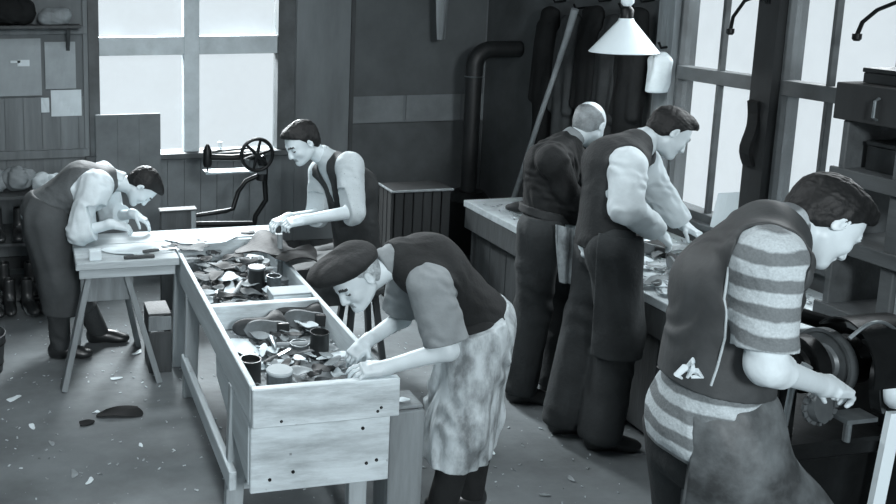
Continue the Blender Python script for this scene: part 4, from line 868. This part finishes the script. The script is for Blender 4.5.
# shoes and boots
def shoe_mesh(boot=False):
    S = SDF(); S.ell((-.01, 0, .05), (.05, .036, .055), None, .03); S.ell((.07, 0, .045), (.09, .038, .04), None, .03); S.ell((.15, .0, .032), (.065, .044, .032), None, .03)
    S.cone((-.01, 0, .07), (-.02, 0, .20 if boot else .115), .044, .043, .03); S.ell((-.02, 0, .23 if boot else .15), (.035, .03, .10 if boot else .07), None, .005, 'sub'); S.cut((0, 0, .22 if boot else .125), (0, 0, 1)); S.cut((0, 0, .012), (0, 0, -1)); return S
def make_shoe(lb, loc, m, boot=False, rot=(0, 0, 0), group=None):
    root = thing('boot' if boot else 'shoe', lb, 'boot' if boot else 'shoe', (0, 0, 0), group)
    shoe_mesh(boot).mesh('upper', m, .005, root)
    mb = MB(); pts = [(.215*t-.06, (.036+.012*math.sin(PI*min(1, max(0, (t-.35)/.65))))*math.sqrt(max(0, 1-(2*abs(t-.5))**5))) for t in [i/12 for i in range(13)]]
    mb.prism([(x*1.05-.0, y) for x, y in pts]+[(x*1.05, -y) for x, y in pts[::-1][1:-1]], .002, .014); mb.build('sole', soleshoe_m, root)
    mb = MB(); mb.box(-.06, 0, -.032, .032, -.016, .003); mb.build('heel', shoe_m, root, .003)
    mb = MB(); [mb.tube([(.05+.014*k, -.018, .087-.006*k), (.05+.014*k, 0, .093-.006*k), (.05+.014*k, .018, .087-.006*k)], .003, 6) for k in range(4)]; mb.build('laces', leathm_m, root)
    root.location = loc; root.rotation_euler = rot; return root
bt = make_shoe('black boot on floor at foot of low shelf, leftmost', (-.33, 6.33, .018), shoe_m, True, (0, 0, -1.2), 'boots under the low shelf')
for k, (x, y, z, rz, lb) in enumerate(((-.20, 6.36, .018, -1.5, 'black boot standing second along foot of low shelf'), (-.07, 6.34, .018, -1.3, 'black boot standing third along foot of low shelf'), (.06, 6.37, .018, -1.7, 'black boot at floor nearest dark apron'), (-.28, 6.62, .48, -1.4, 'boot on middle board of low shelf at left'), (-.12, 6.62, .48, -1.6, 'boot on middle board of low shelf, next inwards'), (.04, 6.60, .48, -1.3, 'boot on middle board of low shelf beside apron'), (-.24, 6.62, .06, -1.3, 'boot on bottom board of low shelf'), (-.05, 6.6, .06, -1.5, 'boot on bottom board behind the row of boots'))):
    dup(bt, (x, y, z), (0, 0, rz), lb)
# ------------------------------------------------------------------ small things on the bench
TF = .6385
def tin(lb, x, y, z, r, h, m, lid=False, group=None, cat='tin', fill=None):
    root = thing('tin_can', lb, cat, (x, y, z), group)
    mb = MB(); mb.lathe([(r, 0), (r*1.03, .003), (r, .008), (r, h-.006), (r*1.04, h-.003), (r*1.0, h), (r*.93, h), (r*.92, .006)], (x, y, z), seg=28); mb.build('body', m, root, smooth=True)
    if lid: mb = MB(); mb.lathe([(r*1.05, h-.008), (r*1.06, h), (r*.98, h+.005), (.002, h+.005)], (x, y, z), seg=28); mb.build('lid', lid, root, smooth=True)
    elif fill: mb = MB(); mb.lathe([(r*.91, h*.8), (.002, h*.8)], (x, y, z), seg=28, cap=False); mb.build('contents', fill, root)
    return root
tin('dark tin with pale rim, left of shiny tin at front left corner of tray', .905, 3.60, TF, .046, .11, tind_m, fill=coat_m)
tin('shiny tin with pale lid at front left corner of bench tray', .995, 3.455, TF, .055, .115, tin_m, lid=paperg_m)
tin('dark glass-like jar by hands of the man in beret', 1.285, 3.80, TF, .045, .125, tind_m, fill=coat_m)
tin('pale open tin beside dark jar in front tray', 1.20, 3.84, TF, .045, .06, tin_m, fill=leathm_m)
tin('tall dark can standing in rear tray of bench', 1.20, 4.66, TF, .048, .16, tind_m, lid=ironpale_m)
tin('pale tin behind the tall dark can in rear tray', 1.29, 4.62, TF, .040, .12, tin_m, fill=coat_m)
# shoes in the trays and on the benches
sh1 = make_shoe('dark shoe lying on its side in front tray, heel towards beret', (1.28, 4.06, .69), leath_m, False, (1.45, 0, 2.9), None)
sh1.location = (1.36, 4.10, .70)
sh2 = dup(sh1, (1.14, 4.02, .70), (1.5, 0, 3.1), 'dark shoe lying on its side near divider, left of another shoe'); 
dup(sh1, (3.50, 4.42, .83), (1.5, 0, 2.4), 'dark shoe on right workbench by white-sleeved hands')
dup(sh1, (3.62, 4.20, .825), (0, 0, -2.6), 'dark shoe standing on right workbench towards the window')
dup(sh1, (3.38, 4.10, .83), (1.5, 0, 1.2), 'dark shoe toppled near front edge of right workbench')
dup(sh1, (3.30, 5.30, .825), (0, 0, 2.6), 'dark shoe on far end of right workbench')
sh1.name = 'shoe'
# scraps: thin curled leather and cloth pieces, each a thing
def scrap(name, lb, cat, x, y, z, sx, sy, m, seed, curl=.02, group=None, th=.003, rz=0.0):
    rr = random.Random(seed); ph = rr.uniform(0, 6); w1 = rr.uniform(3, 6); w2 = rr.uniform(2, 5); M_ = Matrix.Rotation(rz, 3, 'Z')
    def fn(u, v):
        a = 2*u-1; b_ = 2*v-1; k = 1-.22*math.sin(3*math.atan2(b_, a)+ph)*(abs(a)+abs(b_))/2
        q = M_ @ Vector((a*sx/2*k*math.sqrt(1-b_*b_*.35), b_*sy/2*k*math.sqrt(1-a*a*.35), 0))
        return Vector((x, y, z))+q+Vector((0, 0, th+curl*(.5+.5*math.sin(w1*u+ph)*math.cos(w2*v+ph))))
    mb = MB(); mb.sheet(fn, 9, 9, th); o = single(mb, name, m, lb, cat, (x, y, z), group, smooth=True); return o
scrap('crumpled_paper', 'crumpled white paper lying at left side of front tray', 'paper', .935, 3.93, TF, .15, .20, paper_m, 1, .04)
scrap('crumpled_paper', 'second white crumpled paper nearer the tins in front tray', 'paper', .95, 3.76, TF, .12, .14, white_m, 2, .035)
scrap('leather_piece', 'mid grey leather piece under the hands in front tray', 'leather piece', 1.24, 3.50, TF, .12, .10, leathm_m, 5, .03)
scrap('leather_piece', 'dark leather piece at front edge of tray between tin and hands', 'leather piece', 1.13, 3.42, TF+.01, .16, .08, leath_m, 6, .035)
scrap('leather_piece', 'large dark leather hide heaped at rear right of bench under hands', 'leather piece', 1.34, 4.98, .772, .34, .36, leath_m, 8, .09, th=.006)
scrap('leather_piece', 'dark leather hide drooping beside rear hide on bench', 'leather piece', 1.47, 4.80, .772, .26, .30, coat_m, 9, .07, th=.006)
scrap('paper_sheet', 'broad white paper sheet on plank table', 'paper', 1.02, 5.32, .769, .42, .20, paper_m, 10, .012, th=.002)
scrap('paper_sheet', 'white paper sheet lying under hands of bent man', 'paper', .55, 5.18, .769, .30, .16, paper_m, 11, .01, th=.002)
scrap('leather_piece', 'grey leather piece on table corner near raw bench', 'leather piece', .92, 5.12, .775, .16, .14, leathm_m, 12, .02)
rr = random.Random(11); k = 0
tones = [(leathm_m, 'mid grey'), (sole_m, 'pale'), (leath_m, 'dark'), (paper_m, 'white'), (leath_m, 'black'), (sole_m, 'buff')]
for i in range(80):                                            # rear tray
    m, tn = tones[rr.randrange(6)]
    scrap('leather_scrap', 'leather offcut lying loose among others in rear tray of raw bench', 'leather scrap', rr.uniform(.90, 1.36), rr.uniform(4.30, 5.24), TF+rr.uniform(0, .08), rr.uniform(.05, .17), rr.uniform(.04, .11), m, 100+i, rr.uniform(.006, .03), 'offcuts in the rear tray', rz=rr.uniform(0, 3))
for i in range(50):                                            # front tray
    m, tn = tones[rr.randrange(6)]
    scrap('leather_scrap', 'leather offcut lying loose among others in front tray of raw bench', 'leather scrap', rr.uniform(1.0, 1.36), rr.uniform(3.52, 4.14), TF+rr.uniform(0, .045), rr.uniform(.05, .16), rr.uniform(.03, .07), m, 200+i, rr.uniform(.006, .025), 'offcuts in the front tray', rz=rr.uniform(0, 3))
for i in range(95):                                            # right workbench
    m, tn = tones[rr.choice([1, 3, 5, 0, 1, 3, 2, 3])]
    scrap('leather_scrap', 'thin offcut among the litter on right workbench', 'leather scrap', rr.uniform(3.12, 3.80), rr.uniform(3.42, 4.7) if i < 52 else rr.uniform(4.7, 5.7), .801+rr.uniform(0, .03), rr.uniform(.06, .18), rr.uniform(.03, .07), m, 300+i, rr.uniform(.006, .03), 'offcuts on the right workbench', rz=rr.uniform(-.6, .9))
for i in range(8):
    m, tn = tones[rr.randrange(4)]
    scrap('leather_scrap', 'small offcut on plank table top', 'leather scrap', rr.uniform(.3, 1.35), rr.uniform(5.05, 5.5), .769, rr.uniform(.04, .1), rr.uniform(.03, .06), m, 400+i, rr.uniform(.004, .015), 'offcuts on the plank table', rz=rr.uniform(0, 3))
# tools
def hammer(lb, loc, rz, group=None):
    root = thing('hammer', lb, 'hammer', (0, 0, 0), group)
    mb = MB(); mb.tube([(0, 0, .016), (.12, 0, .014), (.24, 0, .016)], [.009, .012, .014], 10); mb.build('handle', stick_m, root, smooth=True)
    mb = MB(); mb.tube([(0, -.06, .018), (0, -.02, .02), (0, .03, .02), (0, .06, .018)], [.004, .013, .013, .020], 12); mb.build('head', steel_m, root, smooth=True)
    root.location = loc; root.rotation_euler = (0, 0, rz); return root
def knife(lb, loc, rz, group=None):
    root = thing('knife', lb, 'knife', (0, 0, 0), group)
    mb = MB(); mb.tube([(0, 0, .011), (.05, 0, .012), (.10, 0, .010)], [.009, .011, .008], 10); mb.build('handle', darkwood_m, root, smooth=True)
    mb = MB(); mb.prism([(.10, -.009), (.21, -.009), (.235, .010), (.10, .009)], .009, .0115); mb.build('blade', steel_m, root)
    root.location = loc; root.rotation_euler = (0, 0, rz); return root
hammer('cobbler hammer lying across middle of front tray', (1.08, 3.86, .675), -.1); hammer('cobbler hammer lying in rear tray near tall can', (1.02, 4.5, .68), 1.1)
hammer('hammer lying on right workbench near scraps', (3.22, 3.72, .83), .9)
knife('knife lying left of shiny tin in front tray', (.99, 3.68, .675), .7); knife('knife near divider in front tray', (1.03, 4.12, .67), .15); knife('knife on plank table by white paper', (.62, 5.10, .775), .2); knife('knife lying in rear tray beside left side board', (.93, 4.5, .67), 1.3)
def brush(lb, loc, rz):
    root = thing('brush', lb, 'brush', (0, 0, 0))
    mb = MB(); mb.prism([(-.08, -.02), (.08, -.025), (.09, 0), (.08, .025), (-.08, .02), (-.095, 0)], .02, .036); mb.build('back', leathm_m, root, .004)
    mb = MB(); mb.prism([(-.075, -.018), (.075, -.021), (.075, .021), (-.075, .018)], 0, .02); mb.build('bristles', hair_m, root)
    root.location = loc; root.rotation_euler = (0, 0, rz)
brush('dark bristle brush at left of rear tray', (.93, 4.35, .68), .5); brush('brush lying on far end of right workbench', (3.35, 4.95, .835), .8)
# white iron last held upright, the label-printed box, white block
l = thing('shoe_last', 'pale upright last standing at rear of bench under rolled-sleeved hands', 'shoe last', (1.44, 4.86, .60))
mb = MB(); mb.tube([(1.40, 4.87, .64), (1.40, 4.87, .76), (1.395, 4.87, .80), (1.39, 4.87, .92)], [.024, .019, .014, .018], 12); mb.build('post', sole_m, l, smooth=True)
mb = MB(); mb.tube([(1.37, 4.87, .78), (1.43, 4.87, .77)], [.022, .026], 12); mb.build('collar', enamel_m, l, smooth=True)
bx = thing('cardboard_box', 'flat pale box with faint lettering standing against tray divider', 'box', (1.32, 4.36, TF))
mb = MB(); mb.box(1.19, 1.40, 4.28, 4.40, TF, .775); mb.build('body', paperg_m, bx, .002)
mb = MB(); mb.box(1.195, 1.395, 4.275, 4.279, .66, .765); mb.build('box_label', paper_m, bx)
rr2 = random.Random(5)
for row, z in enumerate((.735, .705, .685)):
    x = 1.22
    while x < 1.36:
        wd = rr2.uniform(.008, .022); mb = MB(); mb.box(x, x+wd, 4.2735, 4.275, z, z+.010); mb.build('printed_mark', ink_m, bx); x += wd+.006
boxthing('wooden_block', 'small white block on left end of plank table by forearm', 'block', .30, .37, 5.03, 5.08, .769, .83, paper_m, lid=False)
boxthing('wooden_block', 'flat dark block at front edge of plank table', 'block', .50, .68, 5.02, 5.05, .769, .785, ink_m, lid=False)
# bottle shapes on the right workbench
for i, (x, y, lb) in enumerate(((3.70, 4.72, 'dark bottle on right workbench beside window casing'), (3.60, 3.75, 'dark bottle on right workbench nearest the shelf unit'))):
    root = thing('bottle', lb, 'bottle', (x, y, .80)); mb = MB(); mb.lathe([(.03, 0), (.033, .005), (.033, .10), (.012, .13), (.012, .16)], (x, y, .80), seg=20); mb.build('body', tind_m, root, smooth=True)
    mb = MB(); mb.lathe([(.013, .16), (.013, .18)], (x, y, .80), seg=12); mb.build('stopper', sole_m, root)
# floor
sc = [(-.15, 4.95, .09), (.15, 4.09, .07), (.22, 4.01, .06), (-.05, 4.6, .06), (.05, 4.4, .05), (.9, 4.2, .05), (.45, 5.1, .07), (.3, 5.5, .05), (.62, 5.45, .08), (1.9, 3.0, .05), (2.3, 3.5, .05), (2.25, 3.9, .05), (2.4, 3.3, .04), (2.5, 3.6, .05), (2.2, 3.2, .05), (2.1, 4.1, .04), (2.45, 4.2, .05), (2.3, 3.05, .05), (.5, 4.3, .04), (-.3, 4.3, .06), (2.0, 3.7, .04), (.3, 4.7, .04)]
rr = random.Random(3)
for i, (x, y, s_) in enumerate(sc): scrap('paper_scrap', 'small pale scrap lying loose on workshop floor', 'scrap', x, y, .0, s_, s_*.45, paper_m if i % 3 != 1 else sole_m, 500+i, .006, 'pale scraps on the floor', .002, rr.uniform(0, 3))
scrap('leather_piece', 'black leather strip lying on floor in front of trestle legs', 'leather piece', .43, 4.66, .0, .24, .12, coat_m, 700, .02)
scrap('leather_piece', 'smaller black scrap on floor left of the black strip', 'leather piece', .24, 4.58, .0, .08, .06, coat_m, 701, .01)
scrap('paper_scrap', 'bright white scrap on grey crate top by apron', 'scrap', 1.53, 3.40, .591, .06, .03, paper_m, 702, .01)
# fine litter nobody could count
mb = MB(); rr = random.Random(9)
for i in range(900):
    x = rr.uniform(-.6, 2.95); y = rr.uniform(2.3, 6.3); s_ = rr.uniform(.006, .02); a = rr.uniform(0, PI)
    mb.bar((x-s_*math.cos(a)/2, y-s_*math.sin(a)/2, .003), (x+s_*math.cos(a)/2, y+s_*math.sin(a)/2, .005), s_*.5, .002)
o = mb.build('shavings', shav_m); tag(o, 'fine shavings and dust littering the workshop floor', 'shavings', kind='stuff')
mb = MB(); rr = random.Random(10)
for (x0, x1, y0, y1, z, n) in ((.87, 1.39, 3.34, 5.28, TF, 500), (3.1, 3.85, 3.4, 5.7, .801, 700)):
    for i in range(n):
        x = rr.uniform(x0, x1); y = rr.uniform(y0, y1); s_ = rr.uniform(.012, .045); a = rr.uniform(0, PI); zz = z+rr.uniform(.002, .012)
        mb.bar((x-s_*math.cos(a)/2, y-s_*math.sin(a)/2, zz), (x+s_*math.cos(a)/2, y+s_*math.sin(a)/2, zz+rr.uniform(0, .01)), s_*.3, .002)
o = mb.build('bench_litter', shav_m); tag(o, 'leather shavings and tacks littering the bench tops', 'shavings', kind='stuff')
bk = thing('bucket', 'dark round bucket on floor at left picture edge', 'bucket', (-.33, 5.35, 0))
mb = MB(); mb.lathe([(.10, 0), (.105, .005), (.13, .24), (.135, .245), (.127, .25), (.098, .02)], (-.33, 5.35, 0)); mb.build('body', darkwood_m, bk, smooth=True)
for z, r_ in ((.06, .112), (.19, .127)): mb = MB(); mb.ring((-.33, 5.35, z), (0, 0, 1), r_, .005, 28, 6); mb.build('hoop', iron_m, bk)
